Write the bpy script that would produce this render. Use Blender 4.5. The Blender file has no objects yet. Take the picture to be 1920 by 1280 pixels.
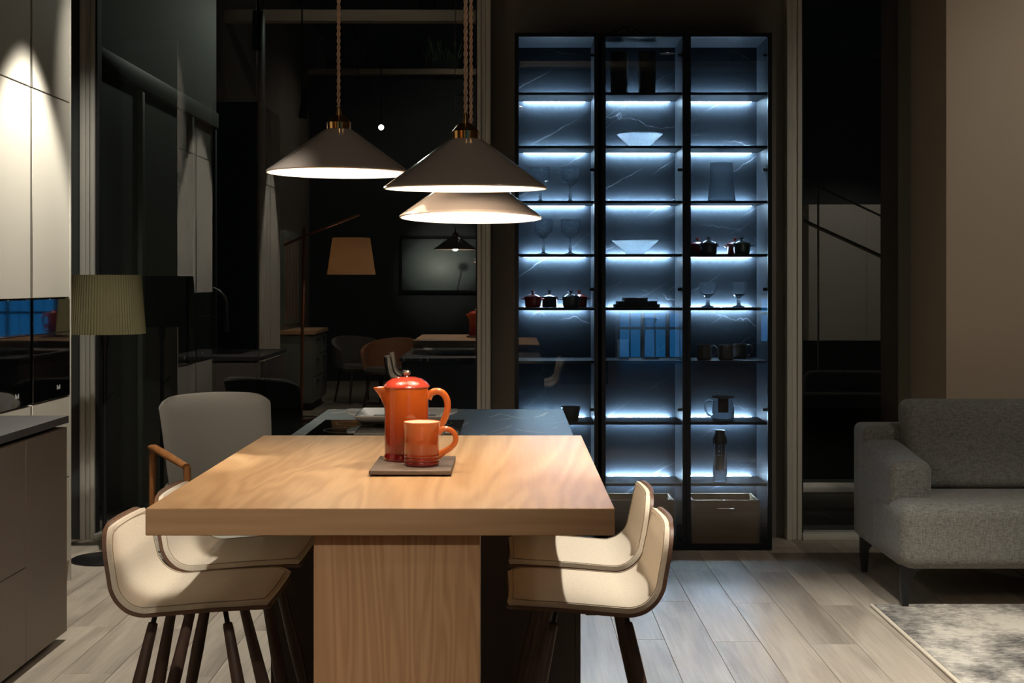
import bpy, bmesh, math, random
from mathutils import Vector, Matrix
R = math.radians
PI = math.pi
random.seed(7)
SC = bpy.context.scene
COL = SC.collection

# ------------------------------------------------------------------ camera, world, exposure
F_PX = 2600.0                       # focal length in pixels of the 1920 frame
cam_d = bpy.data.cameras.new('camera')
cam_d.sensor_width = 36.0
cam_d.lens = F_PX / 1920 * 36.0
cam_d.shift_x = 2.0 / 1920
cam_d.shift_y = -111.0 / 1920
cam_d.clip_start = 0.05
cam = bpy.data.objects.new('camera', cam_d)
cam.location = (0, 0, 1.42)
cam.rotation_euler = (R(90), 0, 0)
COL.objects.link(cam)
SC.camera = cam

world = bpy.data.worlds.new('night')
SC.world = world
world.use_nodes = True
wb = world.node_tree.nodes['Background']
wb.inputs[0].default_value = (0.6, 0.7, 0.7, 1)
wb.inputs[1].default_value = 0.0012

SC.view_settings.view_transform = 'Standard'
SC.view_settings.look = 'None'
SC.view_settings.exposure = 0.0
SC.view_settings.gamma = 1.0
SC.view_settings.use_curve_mapping = False
SC.cycles.max_bounces = 10
SC.cycles.transparent_max_bounces = 16
SC.cycles.transmission_bounces = 8
SC.cycles.glossy_bounces = 5
SC.cycles.diffuse_bounces = 4
SC.cycles.sample_clamp_indirect = 4.0
SC.cycles.caustics_reflective = False
SC.cycles.caustics_refractive = False

WARM = (1.0, 0.80, 0.61)
SPOTC = (1.0, 0.95, 0.86)
COOL = (0.54, 0.80, 1.0)

def spot(name, loc, aim, watts, half_deg, blend=0.35, color=SPOTC, radius=0.03):
    d = bpy.data.lights.new(name, 'SPOT')
    d.energy = watts; d.color = color
    d.spot_size = R(2 * half_deg); d.spot_blend = blend; d.shadow_soft_size = radius
    o = bpy.data.objects.new(name, d)
    o.location = loc
    o.rotation_euler = (Vector(aim) - Vector(loc)).to_track_quat('-Z', 'Y').to_euler()
    COL.objects.link(o)
    return o

# ceiling track spots, some of them added fill: (place, aim, watts, half cone, blend)
SPOTS = [
    ((-1.70, 6.00, 2.96), (-1.72, 6.00, 0.0), 270, 37, 0.40),    # tall oven cabinets
    ((-1.82, 3.05, 2.85), (-2.30, 3.05, 0.0), 150, 26, 0.40),    # tall cabinets beside the camera
    ((0.98, 3.55, 3.30), (1.02, 4.45, 0.0), 450, 31, 0.6),       # right stools and floor
    ((1.80, 3.90, 3.30), (2.05, 5.05, 0.2), 320, 25, 0.8),       # sofa and rug
    ((-1.45, 6.20, 3.40), (-2.25, 7.60, 1.3), 110, 28, 0.8),      # floor lamp corner
    ((-0.45, -2.1, 3.45), (-0.85, -4.55, 1.72), 620, 14, 0.8),   # framed picture on the dark wall
    ((-1.55, 0.75, 3.30), (-2.0, -0.8, 0.4), 120, 34, 0.5),      # added room fill, turned to the sideboard corner
    ((4.3, -0.6, 3.45), (4.35, -2.6, 1.2), 120, 34, 0.6),        # white cupboard far right
    ((0.10, -1.20, 3.40), (-0.75, 2.95, 0.70), 220, 12, 1.0),   # added unseen lamp, brightens the front of the oak table
    ((-0.15, 2.55, 3.30), (-1.06, 3.80, 0.7), 330, 7.5, 0.6),     # left stools, over the table
    ((3.1, 4.9, 3.80), (3.2, 7.07, 1.5), 110, 42, 1.0),          # added washer to brighten the wall behind the sofa
    ((-1.2, 3.3, 4.60), (-1.4, 1.5, 4.07), 45, 42, 0.8),         # added so the ceiling beam shows up in the glass
    ((0.3, -2.9, 4.80), (0.3, -4.45, 4.43), 50, 62, 0.8),        # added to lift the mezzanine edge out of the dark
]
FILL_DOWNLIGHTS = [((2.6, 1.5, 4.9), 40), ((0.4, 0.2, 4.9), 35), ((-1.0, -2.6, 4.9), 130), ((2.4, -6.5, 4.9), 160)]  # unseen ceiling lights added to raise the ambient level
for i, (l, a, w, h, b) in enumerate(SPOTS):
    spot('track_spot_beam', l, a, w, h, b)
for l, w in FILL_DOWNLIGHTS:
    spot('fill_beam', l, (l[0], l[1], 0), w, 75, 0.6, (1.0, 0.86, 0.70), 0.12)

# ------------------------------------------------------------------ helpers
W = {}                              # world matrix of every object built here

def lin(c):
    def f(v):
        v /= 255.0
        return v / 12.92 if v <= 0.04045 else ((v + 0.055) / 1.055) ** 2.4
    return tuple(f(v) for v in c) + (1.0,)

def tag(o, label=None, cat=None, group=None, kind=None):
    if label: o['label'] = label
    if cat: o['category'] = cat
    if group: o['group'] = group
    if kind: o['kind'] = kind
    return o

def thing(name, loc, label, cat, group=None, rotz=0.0, rx=0.0, ry=0.0):
    o = bpy.data.objects.new(name, None)
    o.empty_display_size = 0.05
    COL.objects.link(o)
    o.location = loc; o.rotation_euler = (rx, ry, rotz)
    W[o] = Matrix.Translation(Vector(loc)) @ o.rotation_euler.to_matrix().to_4x4()
    tag(o, label, cat, group)
    return o

def finish(name, bm, mat, parent=None, smooth=None, local=False):
    """bmesh in world space (or in the parent's space when local) -> one object with its origin at its base"""
    if local and parent is not None:
        bm.transform(W[parent])
    me = bpy.data.meshes.new(name)
    if smooth is not None:
        for f in bm.faces: f.smooth = True
        for e in bm.edges:
            if len(e.link_faces) == 2 and e.calc_face_angle(0) > R(smooth): e.smooth = False
    xs = [v.co for v in bm.verts]
    c = Vector(((min(v.x for v in xs) + max(v.x for v in xs)) / 2,
                (min(v.y for v in xs) + max(v.y for v in xs)) / 2, min(v.z for v in xs)))
    bmesh.ops.translate(bm, verts=bm.verts, vec=-c)
    bm.to_mesh(me); bm.free()
    if mat: me.materials.append(mat)
    o = bpy.data.objects.new(name, me)
    COL.objects.link(o)
    o.location = c
    W[o] = Matrix.Translation(c)
    if parent is not None:
        o.parent = parent
        o.matrix_parent_inverse = W[parent].inverted()
    return o

def add_box(bm, x0, x1, y0, y1, z0, z1, bev=0.0, seg=2):
    t = bmesh.new()
    bmesh.ops.create_cube(t, size=1.0)
    for v in t.verts:
        v.co = Vector((x0 + (v.co.x + .5) * (x1 - x0), y0 + (v.co.y + .5) * (y1 - y0), z0 + (v.co.z + .5) * (z1 - z0)))
    if bev > 0:
        bmesh.ops.bevel(t, geom=t.edges[:] , offset=bev, segments=seg, affect='EDGES', profile=0.5)
    join(bm, t)

def join(bm, t):
    off = {}
    for v in t.verts: off[v] = bm.verts.new(v.co)
    for f in t.faces:
        try: bm.faces.new([off[v] for v in f.verts])
        except ValueError: pass
    t.free()

def add_lathe(bm, prof, c=(0, 0, 0), seg=40, cap0=True, cap1=True, closed=False):
    c = Vector(c)
    rings = []
    for (r, z) in prof:
        rings.append([bm.verts.new(c + Vector((r * math.cos(2 * PI * k / seg), r * math.sin(2 * PI * k / seg), z))) for k in range(seg)])
    n = len(rings)
    rng = range(n) if closed else range(n - 1)
    for i in rng:
        a, b = rings[i], rings[(i + 1) % n]
        for k in range(seg):
            k2 = (k + 1) % seg
            bm.faces.new((a[k], a[k2], b[k2], b[k]))
    if not closed:
        if cap0: bm.faces.new(list(reversed(rings[0])))
        if cap1: bm.faces.new(rings[-1])

def add_tube(bm, pts, rad, seg=10, cap=True, flat=1.0):
    pts = [Vector(p) for p in pts]
    n = len(pts)
    rs = rad if isinstance(rad, (list, tuple)) else [rad] * n
    rings = []
    up = None
    for i in range(n):
        d = (pts[min(i + 1, n - 1)] - pts[max(i - 1, 0)]).normalized()
        if up is None:
            up = Vector((0, 0, 1)) if abs(d.z) < 0.9 else Vector((1, 0, 0))
        s = d.cross(up).normalized()
        up = s.cross(d).normalized()
        rings.append([bm.verts.new(pts[i] + rs[i] * (math.cos(2 * PI * k / seg) * s + flat * math.sin(2 * PI * k / seg) * up)) for k in range(seg)])
    for i in range(n - 1):
        for k in range(seg):
            k2 = (k + 1) % seg
            bm.faces.new((rings[i][k], rings[i][k2], rings[i + 1][k2], rings[i + 1][k]))
    if cap:
        bm.faces.new(list(reversed(rings[0]))); bm.faces.new(rings[-1])

def add_prism(bm, outline, x0, x1, axis='x'):
    """outline of 2-D points extruded along an axis; points are (y,z) for x, (x,z) for y, (x,y) for z"""
    def p(a, b, t):
        return Vector((t, a, b)) if axis == 'x' else Vector((a, t, b)) if axis == 'y' else Vector((a, b, t))
    v0 = [bm.verts.new(p(a, b, x0)) for a, b in outline]
    v1 = [bm.verts.new(p(a, b, x1)) for a, b in outline]
    n = len(outline)
    bm.faces.new(v0); bm.faces.new(list(reversed(v1)))
    for i in range(n):
        j = (i + 1) % n
        bm.faces.new((v0[i], v1[i], v1[j], v0[j]))

def fixn(bm):
    bmesh.ops.recalc_face_normals(bm, faces=bm.faces)

def box(name, x0, x1, y0, y1, z0, z1, mat, parent=None, bev=0.0, seg=2, smooth=None, local=False):
    bm = bmesh.new(); add_box(bm, x0, x1, y0, y1, z0, z1, bev, seg)
    fixn(bm)
    return finish(name, bm, mat, parent, smooth if smooth is not None else (40 if bev > 0 else None), local)

def lathe(name, prof, c, mat, parent=None, seg=40, smooth=35, local=False, **kw):
    bm = bmesh.new(); add_lathe(bm, prof, c, seg, **kw); fixn(bm)
    return finish(name, bm, mat, parent, smooth, local)

def tube(name, pts, rad, mat, parent=None, seg=10, local=False, **kw):
    bm = bmesh.new(); add_tube(bm, pts, rad, seg, **kw); fixn(bm)
    return finish(name, bm, mat, parent, 60, local)

def struct(o):
    o['kind'] = 'structure'; return o

def copy_tree(o, parent=None):
    c = o.copy(); COL.objects.link(c)
    if parent is not None:
        mi = o.matrix_parent_inverse.copy()
        c.parent = parent
        c.matrix_parent_inverse = mi
    for ch in list(o.children): copy_tree(ch, c)
    return c

def arc(c, r, a0, a1, n, plane='xz'):
    out = []
    for i in range(n + 1):
        a = R(a0 + (a1 - a0) * i / n)
        u, v = r * math.cos(a), r * math.sin(a)
        out.append((c[0] + u, c[1], c[2] + v) if plane == 'xz' else (c[0], c[1] + u, c[2] + v) if plane == 'yz' else (c[0] + u, c[1] + v, c[2]))
    return out

# ------------------------------------------------------------------ materials
def nmat(name):
    m = bpy.data.materials.new(name); m.use_nodes = True
    nt = m.node_tree
    return m, nt, nt.nodes, nt.links, nt.nodes['Principled BSDF']

def ramp(N, stops):
    r = N.new('ShaderNodeValToRGB')
    el = r.color_ramp.elements
    while len(el) > 1: el.remove(el[-1])
    el[0].position = stops[0][0]; el[0].color = stops[0][1]
    for p, c in stops[1:]:
        e = el.new(p); e.color = c
    return r

def coords(N, L, scale=(1, 1, 1), rot=(0, 0, 0), loc=(0, 0, 0)):
    tc = N.new('ShaderNodeTexCoord'); mp = N.new('ShaderNodeMapping')
    mp.inputs['Scale'].default_value = scale; mp.inputs['Rotation'].default_value = rot; mp.inputs['Location'].default_value = loc
    L.new(tc.outputs['Object'], mp.inputs['Vector'])
    return mp.outputs['Vector']

def noise(N, L, vec, scale, detail=3, rough=0.55, dist=0.0):
    n = N.new('ShaderNodeTexNoise')
    n.inputs['Scale'].default_value = scale; n.inputs['Detail'].default_value = detail
    n.inputs['Roughness'].default_value = rough; n.inputs['Distortion'].default_value = dist
    L.new(vec, n.inputs['Vector'])
    return n.outputs['Fac']

def mth(N, L, op, a, b=None, c=None, clamp=False):
    m = N.new('ShaderNodeMath'); m.operation = op; m.use_clamp = clamp
    for i, v in enumerate((a, b, c)):
        if v is None: continue
        if isinstance(v, (int, float)): m.inputs[i].default_value = v
        else: L.new(v, m.inputs[i])
    return m.outputs[0]

def mixc(N, L, fac, a, b, mode='MIX'):
    m = N.new('ShaderNodeMix'); m.data_type = 'RGBA'; m.blend_type = mode
    for sock, v in ((m.inputs[0], fac), (m.inputs[6], a), (m.inputs[7], b)):
        if isinstance(v, (int, float)): sock.default_value = v
        elif isinstance(v, tuple): sock.default_value = v
        else: L.new(v, sock)
    return m.outputs[2]

def bump(N, L, bs, h, strength=0.2, dist=0.002):
    b = N.new('ShaderNodeBump'); b.inputs['Strength'].default_value = strength; b.inputs['Distance'].default_value = dist
    L.new(h, b.inputs['Height']); L.new(b.outputs[0], bs.inputs['Normal'])

def plain(name, c, rough=0.5, metal=0.0, var=0.06, vscale=8.0, bumps=0.0, bscale=200.0, coat=0.0, spec=0.5):
    """a colour with faint procedural unevenness"""
    m, nt, N, L, bs = nmat(name)
    col = lin(c)
    v = coords(N, L)
    f = noise(N, L, v, vscale, 4)
    dark = tuple(x * (1 - var) for x in col[:3]) + (1,)
    lite = tuple(min(1, x * (1 + var)) for x in col[:3]) + (1,)
    L.new(mixc(N, L, f, dark, lite), bs.inputs['Base Color'])
    bs.inputs['Roughness'].default_value = rough; bs.inputs['Metallic'].default_value = metal
    bs.inputs['Coat Weight'].default_value = coat; bs.inputs['Coat Roughness'].default_value = 0.05
    bs.inputs['Specular IOR Level'].default_value = spec
    if bumps > 0:
        bump(N, L, bs, noise(N, L, v, bscale, 2), bumps, 0.002)
    return m

def wood(name, c0, c1, axis='y', rough=0.45, rings=9.0, fig=1.0, rnd=0.0, coat=0.0, stretch=0.12, width=4.0):
    """long grain along one axis of the object, with broad cathedral figure and fine fibres"""
    m, nt, N, L, bs = nmat(name)
    s = {'x': (stretch, 1, 1), 'y': (1, stretch, 1), 'z': (1, 1, stretch)}[axis]
    v = coords(N, L, tuple(width * k for k in s))
    if rnd > 0:
        oi = N.new('ShaderNodeObjectInfo')
        add = N.new('ShaderNodeVectorMath'); add.operation = 'ADD'
        sc = N.new('ShaderNodeVectorMath'); sc.operation = 'SCALE'
        cmb = N.new('ShaderNodeCombineXYZ')
        for k in range(3): L.new(oi.outputs['Random'], cmb.inputs[k])
        L.new(cmb.outputs[0], sc.inputs[0]); sc.inputs['Scale'].default_value = 37.0
        L.new(v, add.inputs[0]); L.new(sc.outputs[0], add.inputs[1])
        v = add.outputs[0]
    n1 = noise(N, L, v, 1.0, 3, 0.5, 0.6)
    band = mth(N, L, 'SINE', mth(N, L, 'MULTIPLY', n1, rings * 6.28))
    band = mth(N, L, 'MULTIPLY_ADD', band, 0.5, 0.5)
    s2 = {'x': (.03, 1, 1), 'y': (1, .03, 1), 'z': (1, 1, .03)}[axis]
    v2 = coords(N, L, tuple(90 * k for k in s2))
    fib = noise(N, L, v2, 1.0, 3, 0.6)
    tone = noise(N, L, v, 0.7, 2)
    f = mth(N, L, 'ADD', mth(N, L, 'MULTIPLY', band, 0.35 * fig), mth(N, L, 'MULTIPLY', fib, 0.45))
    f = mth(N, L, 'ADD', f, mth(N, L, 'MULTIPLY', tone, 0.35), clamp=True)
    rp = ramp(N, [(0.15, lin(c0)), (0.85, lin(c1))])
    L.new(f, rp.inputs[0])
    out = rp.outputs[0]
    if rnd > 0:
        hv = N.new('ShaderNodeHueSaturation')
        L.new(mth(N, L, 'MULTIPLY_ADD', oi.outputs['Random'], rnd, 1 - rnd / 2), hv.inputs['Value'])
        L.new(out, hv.inputs['Color']); out = hv.outputs[0]
    L.new(out, bs.inputs['Base Color'])
    bs.inputs['Roughness'].default_value = rough
    bs.inputs['Coat Weight'].default_value = coat
    bump(N, L, bs, fib, 0.12, 0.001)
    return m

def marble(name, base, vein, rough=0.3, scale=1.6, rot=(0, 0, 0), width=0.006, amount=1.0, stretch=(1, 1, 1), detail=5):
    m, nt, N, L, bs = nmat(name)
    v = coords(N, L, stretch, rot)
    masks = []
    for k, (sc, wd) in enumerate(((scale, width), (scale * 1.9, width * 0.7))):
        mp = N.new('ShaderNodeMapping'); mp.inputs['Location'].default_value = (3.1 * k + .7, 5.7 * k, 1.3)
        L.new(v, mp.inputs['Vector'])
        n = noise(N, L, mp.outputs[0], sc, detail, 0.48, 0.25)
        d = mth(N, L, 'ABSOLUTE', mth(N, L, 'SUBTRACT', n, 0.5))
        line = mth(N, L, 'SUBTRACT', 1.0, mth(N, L, 'DIVIDE', d, wd), clamp=True)
        gate = mth(N, L, 'MULTIPLY', mth(N, L, 'SUBTRACT', noise(N, L, mp.outputs[0], sc * 1.3 + 1, 2), 0.45), 6.0, clamp=True)
        masks.append(mth(N, L, 'MULTIPLY', line, gate))
    mk = mth(N, L, 'MULTIPLY', mth(N, L, 'MAXIMUM', masks[0], masks[1]), amount, clamp=True)
    cl = noise(N, L, v, 3.0, 4)
    b = lin(base)
    bcol = mixc(N, L, cl, tuple(x * .75 for x in b[:3]) + (1,), tuple(x * 1.25 for x in b[:3]) + (1,))
    L.new(mixc(N, L, mk, bcol, lin(vein)), bs.inputs['Base Color'])
    bs.inputs['Roughness'].default_value = rough
    return m

def streaks(name, base, vein, rough, plane, amount, fams, spec=0.5):
    """dark stone crossed by a few nearly straight hairline veins; fams = (angle, lines per metre, half width)"""
    m, nt, N, L, bs = nmat(name)
    oi = N.new('ShaderNodeObjectInfo')
    tc = N.new('ShaderNodeTexCoord'); sp = N.new('ShaderNodeSeparateXYZ'); L.new(tc.outputs['Object'], sp.inputs[0])
    u = sp.outputs[0]; w = sp.outputs[2 if plane == 'xz' else 1]
    v = coords(N, L, (1, 1, 1))
    cmb = N.new('ShaderNodeCombineXYZ'); L.new(mth(N, L, 'MULTIPLY', oi.outputs['Random'], 31.0), cmb.inputs[0])
    ad = N.new('ShaderNodeVectorMath'); L.new(v, ad.inputs[0]); L.new(cmb.outputs[0], ad.inputs[1]); v = ad.outputs[0]
    mk = None
    for k, (ang, per, wd) in enumerate(fams):
        nx, nz = -math.sin(R(ang)), math.cos(R(ang))
        d = mth(N, L, 'ADD', mth(N, L, 'MULTIPLY', u, nx * per), mth(N, L, 'MULTIPLY', w, nz * per))
        wob = mth(N, L, 'MULTIPLY', noise(N, L, v, 2.2 + k, 4, 0.55), 0.45)
        d = mth(N, L, 'ADD', mth(N, L, 'ADD', d, wob), mth(N, L, 'MULTIPLY', oi.outputs['Random'], 17.3 + k))
        fr = mth(N, L, 'ABSOLUTE', mth(N, L, 'SUBTRACT', mth(N, L, 'FRACT', d), 0.5))
        wide = mth(N, L, 'MULTIPLY_ADD', noise(N, L, v, 9.0, 3), wd * per * 1.6, wd * per * 0.15)
        line = mth(N, L, 'SUBTRACT', 1.0, mth(N, L, 'DIVIDE', fr, wide), clamp=True)
        gate = mth(N, L, 'MULTIPLY', mth(N, L, 'SUBTRACT', noise(N, L, v, 2.3 + k * .7, 2), 0.50), 7.0, clamp=True)
        q = mth(N, L, 'MULTIPLY', line, gate)
        mk = q if mk is None else mth(N, L, 'MAXIMUM', mk, q)
    mk = mth(N, L, 'MULTIPLY', mk, amount, clamp=True)
    cl = noise(N, L, v, 4.0, 4)
    b = lin(base)
    bcol = mixc(N, L, cl, tuple(x * .75 for x in b[:3]) + (1,), tuple(x * 1.25 for x in b[:3]) + (1,))
    L.new(mixc(N, L, mk, bcol, lin(vein)), bs.inputs['Base Color'])
    bs.inputs['Roughness'].default_value = rough
    bs.inputs['Specular IOR Level'].default_value = spec
    return m

def fabric(name, c, var=0.12, scale=420.0, rough=0.9, b=0.5):
    m, nt, N, L, bs = nmat(name)
    col = lin(c)
    v = coords(N, L)
    f1 = noise(N, L, coords(N, L, (1, 1, .25)), scale, 2, 0.7)
    f2 = noise(N, L, coords(N, L, (.25, .25, 1)), scale, 2, 0.7)
    f = mth(N, L, 'MULTIPLY', mth(N, L, 'ADD', f1, f2), 0.5)
    rp = ramp(N, [(0.35, tuple(x * (1 - 2.5 * var) for x in col[:3]) + (1,)), (0.65, tuple(min(1, x * (1 + 2.5 * var)) for x in col[:3]) + (1,))])
    L.new(f, rp.inputs[0])
    L.new(rp.outputs[0], bs.inputs['Base Color'])
    bs.inputs['Roughness'].default_value = rough
    bs.inputs['Sheen Weight'].default_value = 0.15
    bs.inputs['Specular IOR Level'].default_value = 0.2
    bump(N, L, bs, f, b, 0.0015)
    return m

def emit(name, c, strength):
    m, nt, N, L, bs = nmat(name)
    N.remove(bs)
    e = N.new('ShaderNodeEmission'); e.inputs[0].default_value = tuple(c) + (1,) if len(c) == 3 else c
    e.inputs[1].default_value = strength
    L.new(e.outputs[0], N['Material Output'].inputs[0])
    return m

def pane(name, ior=1.75, tint=(0.93, 0.96, 0.95), rough=0.0, dust=0.0):
    """clear sheet: straight-through transmission plus Fresnel mirror reflection"""
    m, nt, N, L, bs = nmat(name)
    N.remove(bs)
    fr = N.new('ShaderNodeFresnel'); fr.inputs[0].default_value = ior
    geo = N.new('ShaderNodeNewGeometry')
    tr = N.new('ShaderNodeBsdfTransparent'); tr.inputs[0].default_value = tint + (1,)
    gl = N.new('ShaderNodeBsdfGlossy'); gl.inputs['Roughness'].default_value = rough
    mx = N.new('ShaderNodeMixShader')
    fac = mth(N, L, 'MULTIPLY', fr.outputs[0], mth(N, L, 'SUBTRACT', 1.0, geo.outputs['Backfacing']))
    L.new(fac, mx.inputs[0]); L.new(tr.outputs[0], mx.inputs[1]); L.new(gl.outputs[0], mx.inputs[2])
    L.new(mx.outputs[0], N['Material Output'].inputs[0])
    return m

def glassware(name, tint=(0.93, 0.97, 1.0), rough=0.0, cut=0.0):
    m, nt, N, L, bs = nmat(name)
    bs.inputs['Base Color'].default_value = tint + (1,)
    bs.inputs['Transmission Weight'].default_value = 1.0
    bs.inputs['Roughness'].default_value = rough
    bs.inputs['IOR'].default_value = 1.5
    t = N.new('ShaderNodeBsdfTranslucent'); t.inputs[0].default_value = (.9, .95, 1, 1)
    mx = N.new('ShaderNodeMixShader'); mx.inputs[0].default_value = 0.18
    L.new(bs.outputs[0], mx.inputs[1]); L.new(t.outputs[0], mx.inputs[2]); L.new(mx.outputs[0], N['Material Output'].inputs[0])
    if cut > 0:
        vo = N.new('ShaderNodeTexVoronoi'); vo.inputs['Scale'].default_value = 150
        L.new(coords(N, L), vo.inputs['Vector'])
        bump(N, L, bs, vo.outputs['Distance'], cut, 0.004)
    return m

M = {}
M['oak'] = wood('oak_top', (164, 124, 82), (204, 168, 124), 'y', 0.40, 13, 0.9, stretch=0.13, width=3.2)
M['oak_front'] = wood('oak_edge', (176, 132, 92), (208, 167, 124), 'x', 0.45, 6, 0.5, stretch=0.05, width=8.0)
M['oak_leg'] = wood('oak_leg', (176, 128, 86), (214, 168, 124), 'z', 0.5, 16, 0.8, stretch=0.07, width=6.0)
M['plank'] = wood('floor_plank', (112, 99, 86), (198, 186, 168), 'y', 0.40, 2.2, 0.55, 0.20, stretch=0.16, width=5.5)
M['floorfar'] = wood('floor_far', (128, 117, 101), (180, 168, 148), 'y', 0.42, 3.5, 0.35, stretch=0.2, width=5.0)
M['walnut'] = wood('walnut', (48, 32, 26), (84, 60, 48), 'z', 0.5, 5, 0.6, width=12.0)
M['ply'] = wood('walnut_ply', (70, 48, 36), (112, 82, 62), 'x', 0.5, 5, 0.6, width=12.0)
M['teak'] = wood('teak', (110, 66, 30), (150, 96, 48), 'y', 0.5, 5, 0.6, width=12.0)
M['lampwood'] = wood('lamp_wood', (120, 66, 36), (160, 96, 58), 'z', 0.5, 5, 0.6, width=12.0)
M['crate'] = wood('crate_wood', (106, 84, 58), (140, 112, 80), 'x', 0.6, 5, 0.5, stretch=.08, width=8.0)
M['felt'] = fabric('beige_felt', (206, 193, 172), 0.05, 600, 0.95, 0.35)
M['chair_beige'] = fabric('chair_beige', (92, 86, 77), 0.03, 500, 0.9, 0.2)
M['chair_tan'] = plain('chair_tan', (150, 100, 66), 0.6, var=.1)
M['thread'] = plain('seam_thread', (150, 136, 116), 0.9)
M['sofa'] = fabric('sofa_grey', (100, 98, 92), 0.16, 170, 0.95, 0.8)
M['black_metal'] = plain('black_metal', (22, 22, 23), 0.4, 0.3)
M['black_frame'] = plain('black_frame', (14, 14, 16), 0.35, 0.4)
M['brass'] = plain('brass', (196, 150, 92), 0.18, 1.0)
M['steel'] = plain('steel', (190, 188, 184), 0.2, 1.0)
M['enamel_shaded'] = plain('shaded_white_enamel', (148, 136, 126), 0.12, 0.0, 0.02, coat=0.5)  # white pendant enamel, the dimness of its outer side put into the colour
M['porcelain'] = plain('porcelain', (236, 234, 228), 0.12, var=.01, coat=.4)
M['cord'] = plain('twisted_cord', (196, 160, 132), 0.8, bumps=.4, bscale=900)
M['cream'] = plain('cream_glaze', (240, 226, 200), 0.15, var=.02, coat=.4)
M['greige'] = plain('greige_lacquer', (196, 190, 176), 0.5, var=.015, vscale=2)
M['greige_dark'] = plain('taupe_lacquer', (116, 103, 92), 0.5, var=.02, vscale=2)
M['gap'] = plain('shadow_gap', (20, 19, 18), 0.7)
M['worktop'] = streaks('slate_worktop', (44, 45, 47), (196, 158, 122), 0.42, 'xy', 0.9, ((62, 4.2, .012), (74, 5.6, .009), (-48, 3.1, .010)))
M['slate'] = plain('dark_worktop', (66, 62, 60), 0.45, var=.15, vscale=12)
M['island'] = plain('island_lacquer', (62, 50, 44), 0.5, var=.03)
M['oven'] = plain('oven_glass', (6, 6, 7), 0.02, 0.0, 0.0, coat=1.0, spec=1.0)
M['cooktop'] = plain('ceramic_glass', (8, 8, 9), 0.04, var=0, coat=.5)
M['logo'] = plain('logo_print', (190, 190, 188), 0.5)
M['marble_back'] = streaks('black_marble', (18, 21, 25), (170, 174, 180), 0.55, 'xz', 0.16, ((29, 3.3, .0036), (34, 5.1, .0022), (-13, 2.1, .003)), spec=0.06)
M['cab_side'] = plain('anthracite_metal', (35, 38, 43), 0.5, 0.0, .04, spec=0.12)
M['cab_dark'] = plain('anthracite_dark', (30, 32, 36), 0.45, 0.0, .04, spec=0.2)
M['led'] = emit('led_strip', COOL, 1400.0)
M['led_cover'] = M['black_metal']
M['glass_window'] = pane('window_glass', 2.6, (0.9, 0.94, 0.92))
M['glass_door'] = pane('cabinet_glass', 1.72, (0.82, 0.84, 0.86))
M['glass'] = glassware('clear_glass')
def crystal():
    m, nt, N, L, bs = nmat('cut_crystal')
    bs.inputs['Base Color'].default_value = (.95, .98, 1, 1); bs.inputs['Transmission Weight'].default_value = 1.0
    bs.inputs['Roughness'].default_value = 0.02; bs.inputs['IOR'].default_value = 1.5
    vo = N.new('ShaderNodeTexVoronoi'); vo.inputs['Scale'].default_value = 120; vo.feature = 'DISTANCE_TO_EDGE'
    L.new(coords(N, L), vo.inputs['Vector'])
    bump(N, L, bs, vo.outputs['Distance'], 0.5, 0.004)
    t = N.new('ShaderNodeBsdfTranslucent'); t.inputs[0].default_value = (.9, .95, 1, 1)
    mx = N.new('ShaderNodeMixShader')
    L.new(mth(N, L, 'MULTIPLY_ADD', mth(N, L, 'LESS_THAN', vo.outputs['Distance'], 0.08), 0.35, 0.38), mx.inputs[0])
    L.new(bs.outputs[0], mx.inputs[1]); L.new(t.outputs[0], mx.inputs[2]); L.new(mx.outputs[0], N['Material Output'].inputs[0])
    return m
M['crystal'] = crystal()
def frosted():
    m, nt, N, L, bs = nmat('frosted_glass_bowl')
    c = mixc(N, L, noise(N, L, coords(N, L), 130, 4, .7), lin((150, 160, 172)), lin((222, 228, 234)))
    L.new(c, bs.inputs['Base Color']); bs.inputs['Roughness'].default_value = 0.45
    t = N.new('ShaderNodeBsdfTranslucent'); L.new(c, t.inputs[0])
    mx = N.new('ShaderNodeMixShader'); mx.inputs[0].default_value = 0.93
    L.new(bs.outputs[0], mx.inputs[1]); L.new(t.outputs[0], mx.inputs[2]); L.new(mx.outputs[0], N['Material Output'].inputs[0])
    return m
M['frost'] = frosted()
M['pot_red'] = plain('pot_red', (150, 42, 32), 0.2, coat=.4)
M['pot_grey'] = plain('pot_grey', (52, 58, 66), 0.2, coat=.4)
M['pot_green'] = plain('pot_green', (40, 58, 50), 0.2, coat=.4)
M['stone_mug'] = plain('stoneware', (92, 86, 80), 0.6, var=.1, vscale=60)
M['vase_dark'] = wood('vase_dark', (40, 37, 34), (52, 48, 44), 'z', 0.6, 6, 0.6, width=14.)
M['smoke'] = plain('infuser_smoke', (34, 34, 36), 0.35)
M['book'] = plain('book_black', (26, 24, 24), 0.6)
M['wall'] = plain('wall_taupe', (120, 112, 101), 0.85, var=.03, vscale=1.5, bumps=.1, bscale=60)
M['wall_r'] = plain('wall_right_taupe', (160, 142, 122), 0.85, var=.02, vscale=1.2, bumps=.1, bscale=60)
M['wall_dark'] = plain('wall_dark_green', (38, 44, 42), 0.7, var=.05, vscale=1.5)
M['wall_grey'] = plain('wall_grey', (62, 65, 64), 0.8, var=.04)
M['alu'] = plain('aluminium_frame', (200, 197, 184), 0.55, 0.0, .03)
M['alu_dark'] = plain('aluminium_dark', (92, 94, 90), 0.5, 0.3, .03)
M['ceiling'] = plain('ceiling_dark', (62, 62, 60), 0.9)
M['beam'] = plain('beam_plaster', (176, 160, 134), 0.85)
M['asphalt'] = plain('outside_ground', (50, 50, 50), 0.9, var=.2)
M['kerb'] = plain('concrete_kerb', (150, 146, 138), 0.9, var=.15)
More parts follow.
